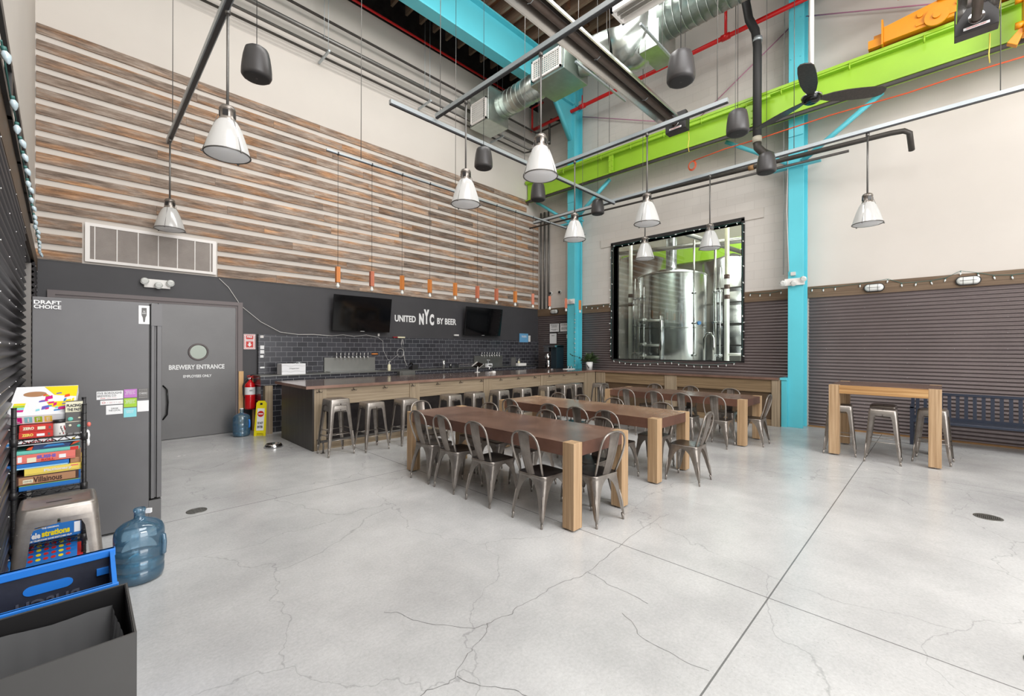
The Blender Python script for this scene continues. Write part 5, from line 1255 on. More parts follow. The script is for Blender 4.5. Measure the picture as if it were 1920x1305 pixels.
sticker(.345, .422, 1.038, 1.134, 'sticker_white', 'plain white sticker at the edge of the refrigerator')
sticker(.352, .425, 1.812, 1.975, 'sticker_white', 'white sticker with a black bottle at the top of the refrigerator')
m = MB(); m.prism([(.372, 1.955), (.372, 1.89), (.380, 1.87), (.384, 1.83), (.394, 1.83), (.398, 1.87), (.406, 1.89), (.406, 1.955)], 'Y', FS - .002, FS); o_ = m.build('bottle_print', 'b_grey'); 
for s_ in bpy.data.objects:
    if s_.get('label') == 'white sticker with a black bottle at the top of the refrigerator':
        o_.parent = s_; o_.location = -s_.location
        text('print', 'FIVE\nBORO', 0.02, 'sticker_white', s_, (.389, FS - .003, 1.915), '-Y', .024, .03, depth=0.001)
s = thing('draft_lettering', 'white cut-out lettering DRAFT CHOICE at the top left corner of the refrigerator', 'lettering', (-.19, FS, 1.94))
text('letters_top', 'DRAFT', 0.04, 'letter_white', s, (-.192, FS - .002, 1.958), '-Y', .148, .030, bold=0.0012)
text('letters_bottom', 'CHOICE', 0.04, 'letter_white', s, (-.192, FS - .002, 1.922), '-Y', .148, .030, bold=0.0012)

# wire rack
t = thing('wire_rack', 'narrow black wire shelving rack full of board games', 'shelf rack', (-.15, 4.4, 0))
RX0, RX1, RY0, RY1 = -.305, .012, 4.17, 4.72
for (a, b) in ((RX0, RY0), (RX1, RY0), (RX0 + .01, RY1), (RX1, RY1)):
    m = MB(); m.cyl((a, b, 0), (a, b, 1.21), 0.0125, n=10)
    z = 0.05
    while z < 1.2: m.cyl((a, b, z), (a, b, z + .004), 0.0138, n=10); z += 0.05
    m.cyl((a, b, 1.21), (a, b, 1.215), 0.014, n=10); m.build('post', 'black_plastic', t, world=True)
for z in (1.005, 0.665, 0.315, 0.12):
    m = MB(); m.tube([(RX0, RY0, z), (RX1, RY0, z), (RX1, RY1, z), (RX0, RY1, z)], 0.004, n=5, closed=True); m.tube([(RX0, RY0, z - .028), (RX1, RY0, z - .028), (RX1, RY1, z - .028), (RX0, RY1, z - .028)], 0.004, n=5, closed=True)
    n = 10
    for k in range(n):
        xa = RX0 + (RX1 - RX0) * k / n; xb = RX0 + (RX1 - RX0) * (k + 1) / n
        m.tube([(xa, RY0, z if k % 2 else z - .028), (xb, RY0, z - .028 if k % 2 else z)], 0.0025, n=4)
        m.tube([(xa + .012, RY0, z + .003), (xa + .012, RY1, z + .003)], 0.002, n=4)
    m.build('wire_shelf', 'black_plastic', t, world=True)
    m = MB()
    for (a, b) in ((RX0, RY0), (RX1, RY0)): m.cyl((a, b, z - .035), (a, b, z + .01), 0.019, n=10)
    m.build('shelf_collar', 'black_plastic', t, world=True)

def game(name, lb, x0, x1, z0, z1, matn, prints=(), y0=4.185, depth=.40, cat='board game box', rz=0.0, rx=0.0, lid=True):
    t = thing(name, lb, cat, ((x0 + x1) / 2, y0, z0)); t.rotation_euler = (rx, 0, rz)
    w_ = (x1 - x0) / 2; h_ = z1 - z0
    m = MB(); m.box(-w_, w_, 0, depth, 0, h_); m.build('box', matn, t, bevel=0.002)
    if lid:
        m = MB(); m.box(-w_ - .0008, w_ + .0008, -.0008, depth, h_ * .18, h_ * .19 + .0006); m.build('lid_seam', 'b_grey', t)
    for (tx, cx, cz, ww, hh, mn) in prints:
        o = text('print', tx, 0.03, mn, None, (cx, -.0015, cz), '-Y', ww, hh, depth=0.001, world=False, bold=0.0015); o.parent = t
    return t
def patch(t, x0, x1, z0, z1, mn, y=-.0012):
    m = MB(); m.box(x0, x1, y, 0, z0, z1); m.build('printed_patch', mn, t)
# shelf 2 stack (bottom up)
g1 = game('board_game', 'thin blue game box at the bottom of the upper stack on the rack', -.285, -.005, .672, .706, 'b_blue2'); patch(g1, -.14, .14, .031, .034, 'b_lime')
g2 = game('board_game', 'brown and violet game box with gothic lettering in the rack', -.30, -.015, .707, .766, 'b_brown'); patch(g2, -.128, .128, .006, .053, 'b_tan'); patch(g2, -.11, -.066, .014, .036, 'b_cream', -.0016)
text('print', 'MARVEL', .02, 'b_brown', g2, (-.088, -.002, .025), '-Y', .038, .010, depth=.001, world=False)
text('print', 'Villainous', .04, 'b_brown', g2, (.0, -.002, .030), '-Y', .13, .036, depth=.001, world=False, bold=.001)
g3 = game('board_game', 'yellow game box with pale lettering in the middle of the rack', -.262, .0, .767, .812, 'b_yellow', [('Pictionary', .02, .022, .13, .022, 'b_pale')]); patch(g3, .08, .115, .03, .038, 'b_pink')
g4 = game('board_game', 'wide light blue game box sticking out at the left of the rack', -.352, -.06, .813, .845, 'b_blue2'); patch(g4, -.14, .14, 0, .008, 'b_paleblue')
game('board_game', 'small orange game box at the right side of the rack', -.055, -.004, .813, .848, 'b_tan', y0=4.20)
g5 = game('board_game', 'salmon pink sushi game box in the rack', -.30, -.03, .849, .905, 'b_pink', [('SUSHI', .0, .034, .085, .022, 'b_violet'), ('ROLL', .008, .012, .06, .015, 'b_red')]); patch(g5, -.125, -.107, .010, .045, 'box_white'); patch(g5, -.085, -.045, .004, .034, 'b_cream'); patch(g5, .058, .09, .012, .036, 'box_white')
t = game('board_game', 'small teal game box under the toy paddle on the rack', -.30, -.01, .906, .930, 'b_teal'); patch(t, .10, .14, .0, .022, 'b_red')
t = thing('toy_paddle', 'navy blue toy with orange tips lying in the rack', 'toy', (-.14, 4.19, .931))
m = MB(); m.prism([(-.09, 0), (.08, .0), (.10, .022), (.02, .034), (-.08, .032)], 'Y', 0, .2); m.build('body', 'b_navy', t)
m = MB(); m.prism([(-.115, .006), (-.09, .0), (-.08, .024), (-.105, .016)], 'Y', 0, .05); m.prism([(.08, .004), (.13, .024), (.128, .036), (.09, .020)], 'Y', 0, .05); m.build('tips', 'b_orange', t)
m = MB(); m.prism([(-.04, .012), (.06, .014), (.05, .026), (-.02, .026)], 'Y', -.002, .01); m.build('grip', 'b_blue', t)
g6 = game('board_game', 'white and pink candy game box at the top of the upper stack', -.356, .004, .966, .9975, 'box_white', [('CANDY LAND', -.02, .016, .15, .020, 'b_darkred')], y0=4.175); patch(g6, -.165, -.145, .006, .022, 'b_blue'); patch(g6, .04, .17, .002, .010, 'b_paleblue'); patch(g6, .13, .145, .014, .026, 'b_yellow')
# top shelf
g7 = game('board_game', 'lower red card game box on the top shelf at left', -.287, -.13, 1.008, 1.050, 'b_red', [('ZERO', -.04, .022, .05, .018, 'b_yellow')], y0=4.20, depth=.2); patch(g7, -.0, .035, .010, .026, 'box_white'); patch(g7, .05, .06, .012, .028, 'b_grey')
g8 = game('board_game', 'upper red card game box on the top shelf at left', -.285, -.125, 1.051, 1.092, 'b_red', [('ZERO', -.04, .022, .05, .018, 'b_cream')], y0=4.20, depth=.2); patch(g8, -.0, .035, .010, .030, 'b_cream'); patch(g8, .05, .06, .012, .028, 'b_grey')
t = thing('board_game', 'big white and yellow LIFE game box tilted up on the top shelf', 'board game box', (-.18, 4.24, 1.115)); t.rotation_euler = (math.radians(26), math.radians(0), math.radians(-4))
m = MB(); m.box(-.165, .14, 0, .38, -.02, .045); m.build('box', 'box_white', t, bevel=0.002)
m = MB(); m.prism([(.14, .37), (-.03, .37), (.03, .25), (.14, .22)][::-1], 'Z', .0455, .047); m.prism([(.02, .10), (.12, .04), (.12, .16), (.0, .16)][::-1], 'Z', .0455, .0465); m.build('yellow_art', 'b_brightyellow', t)
rp = random.Random(9)
for k in range(26):
    cx, cy = rp.uniform(-.03, .13), rp.uniform(.03, .28); a, b = rp.uniform(.006, .02), rp.uniform(.008, .03)
    m = MB(); m.prism([(cx - a, cy - b), (cx + a, cy - b * .4), (cx + a * .7, cy + b), (cx - a, cy + b * .5)], 'Z', .047, .0475 + k * 1e-5); m.build('art_patch', rp.choice(['b_magenta', 'b_cyan', 'b_lime', 'b_orange', 'b_violet', 'b_brightyellow', 'b_blue', 'box_white']), t)
for i, mn in enumerate(('b_brightyellow', 'b_lime', 'b_cyan', 'b_magenta')):
    m = MB(); m.box(-.148, -.095, .13 - i * .028, .153 - i * .028, .0458, .0468); m.build('art_band', mn, t)
m = MB(); m.prism([(-.065 + .055 * math.cos(a), .27 + .035 * math.sin(a)) for a in [2 * PI * k / 24 for k in range(24)]], 'Z', .0458, .0468); m.build('window_hole', 'b_tan', t)
for i, (c_, mn) in enumerate((('L', 'b_magenta'), ('I', 'b_cyan'), ('F', 'b_lime'), ('E', 'b_yellow'))):
    m = MB(); m.box(-.13 + i * .045, -.095 + i * .045, -.001, 0, -.012, .032); m.build('letter_patch', mn, t)
    o = text('print', c_, .03, 'letter_white', None, (-.1125 + i * .045, -.002, .010), '-Y', .016 if c_ != 'I' else .006, .028, depth=.001, world=False); o.parent = t
t = thing('jar', 'clear game jar with black lid and red pieces on the top shelf', 'jar', (-.105, 4.21, 1.008))
m = MB(); m.lathe([(0, 0), (.030, 0), (.032, .008), (.032, .082), (.028, .088), (0, .088)], n=24); m.build('glass', 'b_pale', t)
m = MB(); m.lathe([(0, .088), (.033, .088), (.033, .106), (0, .106)], n=24); m.build('lid', 'black_plastic', t)
for k in range(7):
    m = MB(); a = -1.5 + k * .13; m.box(.0325 * math.cos(a) - .002, .0325 * math.cos(a) + .003, .0325 * math.sin(a) - .002, .0325 * math.sin(a), .012 + (k * 7 % 4) * .012, .022 + (k * 7 % 4) * .015); m.build('label_patch', 'b_darkred' if k > 3 else 'b_grey', t)
t = game('board_game', 'cream and grey box lettered PLACING THE PAST at the right of the top shelf', -.078, .005, 1.02, 1.232, 'b_grey', [('PLACING', -.002, .186, .068, .020, 'letter_dark'), ('THE PAST', .0, .158, .068, .020, 'letter_dark')], y0=4.19, depth=.08, lid=False)
patch(t, -.0415, .0415, .142, .212, 'b_cream'); 
m = MB(); m.ball((-.018, -.002, .095), .014, .002, .014, n=10); m.ball((.022, -.002, .045), .010, .002, .010, n=10); m.build('print_creature', 'b_teal', t)
m = MB(); m.box(-.041, .041, -.0015, 0, .074, .077); m.ball((-.02, -.002, .052), .008, .002, .008, n=8); m.ball((.025, -.002, .10), .008, .002, .006, n=8); m.build('print_branch', 'b_cream', t)
# shelf 3 and floor shelf
g = game('board_game', 'dark green game box above the sketching game on the lower shelf', -.26, -.02, .425, .475, 'b_green', [('VILLAINS', .0, .02, .1, .02, 'b_grey')], y0=4.19)
g = game('board_game', 'blue sketching game box with yellow and white lettering on the lower shelf', -.29, .0, .322, .424, 'b_blue2', [('Tele', -.075, .045, .06, .038, 'letter_white'), ('strations', .025, .048, .13, .038, 'b_brightyellow'), ('THE ORIGINAL', .0, .085, .08, .010, 'letter_white'), ('THE TELEPHONE GAME SKETCHED OUT', .0, .012, .2, .010, 'letter_white')]); patch(g, .11, .14, .02, .09, 'box_white')
t = thing('board_game', 'blue four in a row game box with coloured discs on the bottom shelf', 'board game box', (-.17, 4.10, .16)); t.rotation_euler = (math.radians(22), 0, 0)
m = MB(); m.box(-.16, .15, 0, .34, 0, .05); m.build('box', 'b_blue2', t)
for r_ in range(6):
    for c_ in range(8):
        m = MB(); m.cyl((-.13 + c_ * .034, .05 + r_ * .045, .0502), (-.13 + c_ * .034, .05 + r_ * .045, .0515), .012, n=10); m.build('printed_disc', 'b_red' if (r_ * 3 + c_ * 5) % 3 else 'b_brightyellow', t)
m = MB(); m.box(-.155, .145, -.001, 0, .006, .044); m.build('spine', 'b_paleblue', t)
o = text('print', 'CONNECT 4', .03, 'b_red', None, (-.02, -.003, .025), '-Y', .12, .022, depth=.001, world=False); o.parent = t
game('board_game', 'small red and white box leaning at the right of the bottom shelf', -.03, .008, .13, .20, 'b_red', y0=4.10, depth=.3, lid=False)
game('board_game', 'blue box end sticking out at the bottom left of the rack', -.352, -.25, .14, .19, 'b_blue2', y0=4.06, depth=.3)
t = thing('plastic_bag', 'crumpled white bag caught behind the right post of the rack', 'bag', (.035, 4.30, .95))
m = MB(); m.ball((.030, 4.34, .97), .014, .03, .045, n=8); m.ball((.033, 4.32, .925), .010, .02, .03, n=8); m.build('bag', 'box_white', t, world=True)
m = MB(); m.ball((.036, 4.29, 1.055), .012, .01, .018, n=8); m.build('bag_print', 'b_pink', t, world=True)
t = game('board_game', 'dark and purple box leaning between the rack and the left wall', -.42, -.335, .42, .72, 'b_grey', y0=4.02, depth=.06, lid=False)
patch(t, -.042, .042, .0, .09, 'b_purple')
t.rotation_euler = (0, math.radians(-10), 0)

# trash bin
t = thing('trash_bin', 'grey metal trash bin in the bottom left corner with a black bag inside', 'trash bin', (-.07, 2.0, 0))
bx0, bx1, by0, by1, bh = -.27, .125, 1.80, 2.205, .70
m = MB(); th = .006
m.box(bx0, bx1, by0, by0 + th, 0, bh, 0); m.box(bx0, bx1, by1 - th, by1, 0, bh, 0); m.box(bx0, bx0 + th, by0 + th, by1 - th, 0, bh, 0); m.box(bx1 - th, bx1, by0 + th, by1 - th, 0, bh, 0); m.box(bx0, bx1, by0, by1, 0, .02, 0)
m.build('body', 'bin_metal', t, world=True)
m = MB(); m.box(bx0 + th, bx1 - th, by1 - th - .003, by1 - th - .001, .05, bh - .002); m.box(bx1 - th - .003, bx1 - th - .001, by0 + th, by1 - th, .05, bh - .002); m.build('inner_face', 'bin_inside', t, world=True)
# bag: draped surface
m = MB(); v = []; n, k_ = 40, 14
rb = random.Random(4); ph = [rb.uniform(0, 6) for _ in range(8)]
path = [(bx0 + .02, by0 + .03), (bx1 - .02, by0 + .012), (bx1 - .045, by1 - .06), (bx0 + .02, by1 - .045)]
for i in range(k_):
    s_ = i / (k_ - 1)
    for e in range(4):
        a, b = path[e], path[(e + 1) % 4]
        for j in range(n // 4 * 2):
            u = j / (n // 4 * 2); x = a[0] + (b[0] - a[0]) * u; y = a[1] + (b[1] - a[1]) * u
            cx, cy = (bx0 + bx1) / 2, (by0 + by1) / 2; q = 1 - .30 * s_ ** 1.5
            x = cx + (x - cx) * q; y = cy + (y - cy) * q
            tt = e * 20 + j; wv = .003 * math.sin(tt * 1.7 + ph[e]) + .003 * math.sin(tt * 3.1 + i * .9 + ph[e + 3]) + rb.uniform(-.0015, .0015)
            z = bh - .045 - .42 * s_ + .004 * math.sin(tt * .45 + ph[0]) * (1 - s_)
            v.append((x + wv * (0.3 + s_), y + wv * (0.3 + s_), z))
N = n // 4 * 2 * 4
m.add(v, [(i * N + j, i * N + (j + 1) % N, (i + 1) * N + (j + 1) % N, (i + 1) * N + j) for i in range(k_ - 1) for j in range(N)], 0, True)
m.add(v[-N:], [tuple(range(N))], 0)
m.build('bag_liner', 'bag_plastic', t, world=True)

# recycling tub
t = thing('recycling_tub', 'black lined tub with bright blue rim and slot handle behind the trash bin', 'tub', (-.08, 2.35, 0))
cx0, cx1, cy0, cy1, ch = -.285, .098, 2.235, 2.485, .755
m = MB(); th = .014
m.box(cx0, cx1, cy1 - th, cy1, 0.0, ch - .0); m.box(cx0, cx1, cy0, cy0 + th, 0, .70); m.box(cx1 - th, cx1, cy0 + th, cy1 - th, 0, .70); m.box(cx0, cx0 + th, cy0 + th, cy1 - th, 0, .70); m.box(cx0, cx1, cy0, cy1, 0, .02)
m.add([(cx1, cy0, .70), (cx1, cy1, .70), (cx1, cy1, ch), (cx1 - th, cy0, .70), (cx1 - th, cy1, .70), (cx1 - th, cy1, ch)], [(0, 1, 2), (3, 5, 4), (0, 2, 5, 3)])
m.build('body', 'blue_plastic', t, world=True)
m = MB(); m.box(cx0 + th, cx1 - th, cy1 - th - .003, cy1 - th - .0005, .1, ch - .028); m.box(cx1 - th - .003, cx1 - th - .0005, cy0 + th, cy1 - th, .1, .69); m.build('inner_lining', 'crate_inside', t, world=True)
m = MB(); m.box(cx0, cx1 + .004, cy1 - .026, cy1 + .004, ch - .03, ch); m.build('rim', 'blue_plastic', t, world=True, bevel=0.003)
m = MB(); m.box(cx0, cx1 + .004, cy0 - .004, cy0 + .010, .685, .70); m.build('front_rim', 'blue_plastic', t, world=True, bevel=0.003)
yb = cy1 - th - .006
m = MB(); m.prism([(-.135 + .022 * math.cos(a) , .665 + .018 * math.sin(a)) for a in [PI / 2 + PI * k / 10 for k in range(11)]] + [(-.045 + .022 * math.cos(a), .665 + .018 * math.sin(a)) for a in [-PI / 2 + PI * k / 10 for k in range(11)]], 'Y', yb, yb + .003); m.build('handle_slot', 'blue_plastic', t, world=True)
m = MB(); m.box(.045, .085, yb - .012, yb + .003, .66, .685); m.build('latch', 'blue_plastic', t, world=True)
text('embossed_text', 'BUSCH', .05, 'emboss', t, (-.09, yb - .001, .610), '-Y', .17, .036, depth=.005, mirror=True, bold=.001)

# water jugs
def jug(name, lb, loc, rz, water, s_=1.0, label_patch=False):
    t = thing(name, lb, 'water jug', loc, rz)
    prof = [(0.0, 0.0), (.105, 0.0), (.128, .012), (.135, .04), (.136, .085), (.131, .092), (.136, .10), (.137, .155), (.132, .162), (.137, .17), (.137, .235), (.132, .242), (.137, .25), (.137, .315), (.134, .34), (.122, .368), (.095, .392), (.055, .41), (.034, .42), (.030, .43), (.030, .465), (.034, .47), (.034, .485), (.030, .49)]
    m = MB(); m.lathe([(r * s_, z * s_) for r, z in prof], n=40); m.build('bottle', 'jug_blue', t)
    m = MB(); m.lathe([(0.0, .004), (.126 * s_, .014), (.131 * s_, water * s_), (0, water * s_)], n=32); m.build('water', 'jug_water', t)
    m = MB(); m.tube([(.128 * s_, 0, .30 * s_), (.145 * s_, 0, .29 * s_), (.150 * s_, 0, .24 * s_), (.147 * s_, 0, .17 * s_), (.13 * s_, 0, .155 * s_)], .014 * s_, n=8); m.build('handle', 'blue_plastic' if label_patch else 'jug_blue', t)
    if label_patch:
        m = MB(); m.lathe([(.138, .10), (.138, .17)], n=40); m.build('faint_band', 'jug_blue', t)
        m = MB(); m.lathe([(0, .49), (.03, .49), (.03, .505), (0, .505)], n=16); m.build('cap', 'white_plastic', t)
    else:
        m = MB(); m.box(.02, .05, .03, .05, .44, .47); m.build('tag', 'box_white', t)
jug('water_jug', 'large clear blue five gallon water jug with some water, close at left', (.285, 3.93, 0), -0.55, .17)
jug('water_jug', 'smaller looking blue water jug with a blue handle by the fire extinguisher', (2.06, 9.02, 0), -0.8, .02, 1.0, True)

# extinguisher and post
m = MB(); m.box(2.11, 2.19, 9.45, 9.48, 0, 1.16); tag(m.build('wooden_board', 'raw_wood', bevel=0.002), 'raw pine board leaning behind the fire extinguisher', 'board')
m = MB(); m.box(2.33, 2.37, 9.40, 9.43, 0, 1.02); tag(m.build('wooden_batten', 'raw_wood', bevel=0.002), 'thin pine batten right of the fire extinguisher', 'batten')
t = thing('fire_extinguisher', 'red fire extinguisher hanging on the dark wall beside the double doors', 'fire extinguisher', (2.27, 9.33, .44))
m = MB(); m.lathe([(0, 0), (.075, 0), (.088, .015), (.09, .03), (.09, .44), (.08, .48), (.045, .52), (.026, .54), (.026, .56), (0, .56)], n=28); m.build('cylinder', 'red_gloss', t)
m = MB(); m.lathe([(.0905, .28), (.0905, .42)], n=28); o = m.build('label', 'sticker_white', t); 
m = MB(); m.cyl((0, 0, .56), (0, 0, .60), .02, n=10); m.cyl((-.03, -.02, .585), (-.03, -.045, .585), .018, n=12); m.build('valve', 'chrome', t)
m = MB(); m.tube([(-.02, 0, .60), (.03, 0, .625), (.11, 0, .63)], .008, n=6); m.tube([(-.02, 0, .59), (.04, 0, .595), (.10, 0, .585)], .008, n=6); m.tube([(-.03, 0, .6), (-.05, 0, .63), (0, 0, .64)], .006, n=6); m.build('lever', 'red_paint', t)
m = MB(); m.tube([(-.02, -.02, .575), (-.09, -.03, .55), (-.125, -.03, .45), (-.12, -.03, .30), (-.105, -.03, .22)], .012, n=8); m.build('hose', 'black_plastic', t)
text('label_text', 'ABC', .04, 'letter_dark', t, (0, -.093, .36), '-Y', .07, .03, depth=.001, world=False)
t = thing('fire_sign', 'red and white striped FIRE extinguisher sign with arrow on the dark wall', 'sign', (2.30, 9.52, 1.73))
m = MB(); m.box(2.205, 2.405, 9.515, 9.53, 1.58, 1.875); m.build('board', 'sticker_white', t, world=True)
m = MB()
for k in range(13):
    a = 2.205 + k * .016; 
    for (z0, z1) in ((1.585, 1.605), (1.85, 1.87)): m.prism([(a, z0), (a + .008, z0), (a + .018, z1), (a + .010, z1)], 'Y', 9.5135, 9.515) if a + .018 < 2.405 else None
for k in range(11):
    z0 = 1.61 + k * .021
    for x0 in (2.208, 2.380): m.prism([(x0, z0), (x0 + .022, z0 + .012), (x0 + .022, z0 + .022), (x0, z0 + .010)], 'Y', 9.5135, 9.515)
m.build('stripes', 'b_red', t, world=True)
m = MB(); m.box(2.243, 2.368, 9.5135, 9.515, 1.615, 1.735); m.box(2.243, 2.368, 9.5135, 9.515, 1.775, 1.845); m.build('red_panels', 'b_red', t, world=True)
text('sign_text', 'FIRE', .05, 'sticker_white', t, (2.305, 9.512, 1.82), '-Y', .09, .032, depth=.001, bold=.002)
text('sign_text', 'EXTINGUISHER', .03, 'b_red', t, (2.305, 9.512, 1.755), '-Y', .12, .014, depth=.001)
m = MB(); m.prism([(2.305, 1.630), (2.345, 1.675), (2.322, 1.675), (2.322, 1.715), (2.288, 1.715), (2.288, 1.675), (2.265, 1.675)], 'Y', 9.512, 9.5135); m.build('arrow', 'sticker_white', t, world=True)
# folding floor sign
t = thing('floor_sign', 'folded yellow floor sign with red no entry circle leaning by the counter post', 'floor sign', (2.29, 8.78, 0)); t.rotation_euler = (math.radians(-7), 0, math.radians(-38))
m = MB(); m.prism([(-.10, .06), (-.10, .0), (-.06, .0), (-.05, .05), (.05, .05), (.06, 0), (.10, 0), (.10, .06), (.085, .60), (.05, .64), (-.05, .64), (-.085, .60)], 'Y', 0, .012); m.prism([(-.09, .0), (.09, 0), (.08, .6), (-.08, .6)], 'Y', .03, .04); m.build('panel', 'yellow_plastic', t)
m = MB(); m.box(-.062, .062, -.002, 0, .10, .50); m.build('white_panel', 'sticker_white', t)
m = MB(); m.cyl((0, -.004, .40), (0, -.002, .40), .055, n=24); m.build('red_circle', 'b_red', t)
m = MB(); m.box(-.04, .04, -.0055, -.004, .39, .41); m.build('bar', 'sticker_white', t)
m = MB(); m.box(-.02, .02, -.003, 0.001, .565, .60); m.build('hand_hole', 'black_plastic', t)
text('sign_text', 'DO NOT', .04, 'letter_dark', t, (0, -.003, .235), '-Y', .095, .045, depth=.001, world=False, bold=.002)
text('sign_text', 'ENTER', .04, 'letter_dark', t, (0, -.003, .165), '-Y', .095, .045, depth=.001, world=False, bold=.002)
# dog bowl
t = thing('dog_bowl', 'shiny steel pet bowl on the floor near the bar end', 'bowl', (2.20, 7.66, 0))
m = MB(); m.lathe([(.135, 0), (.14, .006), (.112, .052), (.106, .056), (.10, .052), (.075, .018), (0, .012)], n=36); m.build('bowl', 'chrome', t)
m = MB(); m.lathe([(.128, .0), (.14, .0), (.14, .006)], n=36); m.build('rubber_ring', 'black_plastic', t)
# floor drains
def drain(x, y, r, lb):
    t = thing('floor_drain', lb, 'floor drain', (x, y, 0), 0, 'round floor drains')
    m = MB(); m.lathe([(r * .84, .002), (r * .86, .004), (r, .004), (r, 0.001)], n=32); m.build('ring', 'brushed', t)
    m = MB(); m.cyl((0, 0, .0005), (0, 0, .0018), r * .85, n=32); m.build('pit', 'black_gloss', t)
    m = MB(); k = -r * .8
    while k < r * .82:
        w_ = math.sqrt(max(0, (r * .84) ** 2 - k * k)); m.box(-w_, w_, k - .003, k + .003, .002, .0036); k += .013
    k = -r * .8
    while k < r * .82:
        w_ = math.sqrt(max(0, (r * .84) ** 2 - k * k)); m.box(k - .0025, k + .0025, -w_, w_, .002, .0034); k += .026
    m.build('grate', 'brushed', t)
drain(.80, 5.17, .085, 'round steel floor drain right of the refrigerator')
drain(6.14, -.33, .10, 'round steel floor drain at the right, middle distance')
drain(3.46, -.42, .11, 'round steel floor drain cut by the right edge near the bottom')

# =====================================================================
# THINGS ON AND BEHIND THE BAR
# =====================================================================
t = thing('tissue_carton', 'white cardboard carton with wavy lines at the left end of the back counter', 'carton', (3.0, 9.1, 1.09))
m = MB(); m.box(2.72, 3.16, 8.98, 9.26, 1.09, 1.30); m.build('carton', 'box_white', t, world=True, bevel=.002)
for z in (1.26, 1.15):
    m = MB(); m.tube([(2.72 + .44 * k / 16, 8.978, z + .01 * math.sin(k * .8)) for k in range(17)], .0015, n=4); m.build('printed_line', 'b_grey', t, world=True)
text('print', 'Dispenser', .04, 'letter_dark', t, (2.95, 8.977, 1.205), '-Y', .18, .03, depth=.001)
m = MB(); m.ball((3.08, 9.1, 1.31), .07, .05, .035, n=12); m.ball((3.0, 9.1, 1.30), .05, .05, .02, n=10); m.build('plastic_film', 'clear_glass', t, world=True)
def pump(x, y, lb):
    t = thing('soap_bottle', lb, 'soap bottle', (x, y, 1.09))
    m = MB(); m.lathe([(0, 0), (.034, 0), (.036, .01), (.036, .12), (.03, .14), (.012, .15), (.012, .16)], n=16); m.build('bottle', 'soap', t)
    m = MB(); m.cyl((0, 0, .15), (0, 0, .19), .010, n=8); m.tube([(0, 0, .19), (0, 0, .21), (.02, 0, .215), (.045, 0, .20)], .006, n=6); m.build('pump', 'white_plastic', t)
pump(5.02, 9.02, 'cream soap pump bottle right of the left tap backsplash'); pump(9.42, 9.1, 'cream soap pump bottle right of the right tap backsplash')
t = thing('desk_telephone', 'black telephone on the back counter below the coiled cord', 'telephone', (5.78, 9.2, 1.09))
m = MB(); m.prism([(-.09, 0), (.09, 0), (.09, .05), (-.09, .12)], 'X', -.08, .08); m.build('base', 'black_plastic', t)
m = MB(); m.tube([(-.06, -.05, .13), (-.06, .0, .16), (-.06, .08, .12)], .022, n=8); m.build('handset', 'black_gloss', t)
GL = [(6.62, 9.1, .10, .04, .22), (6.70, 9.2, .10, .04, .20), (6.80, 9.05, .08, .035, .12)]
for i, (x, y, _, r, h_) in enumerate(GL):
    t = thing('drinking_glass', ['tall clear glass beside the mixing tin on the back counter', 'tall clear glass at the back of the glass pair', 'short clear glass at the right of the pair on the back counter'][i], 'glass', (x, y, 1.09), 0, 'glasses on the back counter')
    m = MB(); m.lathe([(0, 0), (r * .8, 0), (r, h_), (r * .94, h_), (r * .76, .008), (0, .008)], n=20); m.build('glass', 'clear_glass' if i else 'chrome', t)
t = thing('speed_rack', 'low steel bottle rack on the back counter', 'rack', (7.35, 9.1, 1.09))
for x in (7.05, 7.65):
    m = MB(); m.box(x - .01, x + .01, 9.0, 9.2, 1.09, 1.20); m.build('side', 'stainless', t, world=True)
m = MB(); m.box(7.05, 7.65, 9.0, 9.01, 1.18, 1.20); m.box(7.05, 7.65, 9.0, 9.2, 1.12, 1.13); m.build('rail', 'stainless', t, world=True)
t = thing('napkin_holder', 'white napkin box with a clear cup on top, on the back counter', 'napkin holder', (8.1, 9.0, 1.09))
m = MB(); m.box(-.09, .09, -.05, .05, 0, .10); m.build('box', 'box_white', t, bevel=.003)
m = MB(); m.box(-.06, .06, -.052, -.05, .03, .07); m.build('printed_label', 'b_grey', t)
m = MB(); m.lathe([(.035, .10), (.045, .21)], (-.02, 0, 0), 16); m.build('cup', 'clear_glass', t)
t = thing('tablet_terminal', 'tilted black and white payment tablet on a stand on the bar', 'tablet', (6.95, 8.15, 1.018))
m = MB(); m.lathe([(0, 0), (.07, 0), (.07, .012), (0, .015)], n=20); m.tube([(0, 0, .01), (0, .0, .08), (0, -.02, .14)], .014, n=8); m.build('stand', 'white_plastic', t)
m = MB(); M = Matrix.Translation((0, -.02, .18)) @ Matrix.Rotation(math.radians(50), 4, 'X') @ Matrix.Rotation(math.radians(20), 4, 'Y'); m.mbox(M, .26, .012, .18); m.build('tablet', 'black_gloss', t)
m = MB(); M2 = M @ Matrix.Translation((-.14, 0, 0)); m.mbox(M2, .03, .014, .18); M2 = M @ Matrix.Translation((.14, 0, 0)); m.mbox(M2, .03, .014, .18); m.build('tablet_frame', 'white_plastic', t)
t = thing('card_reader', 'small white card reader beside the payment tablet', 'card reader', (6.98, 7.62, 1.018))
m = MB(); m.prism([(-.06, 0), (.06, 0), (.06, .03), (-.02, .055), (-.06, .05)], 'X', -.05, .05); m.build('body', 'white_plastic', t, bevel=.008)
m = MB(); m.box(5.05, 5.45, 8.60, 8.72, 0.0, 1.09); m.box(5.1, 5.4, 8.58, 8.6, .98, 1.07); tag(m.build('faucet_shroud', 'brushed'), 'steel faucet shroud rising behind the bar at left', 'faucet')
t = thing('bar_faucet', 'curved steel faucet behind the bar below the right taps', 'faucet', (7.8, 8.65, .9))
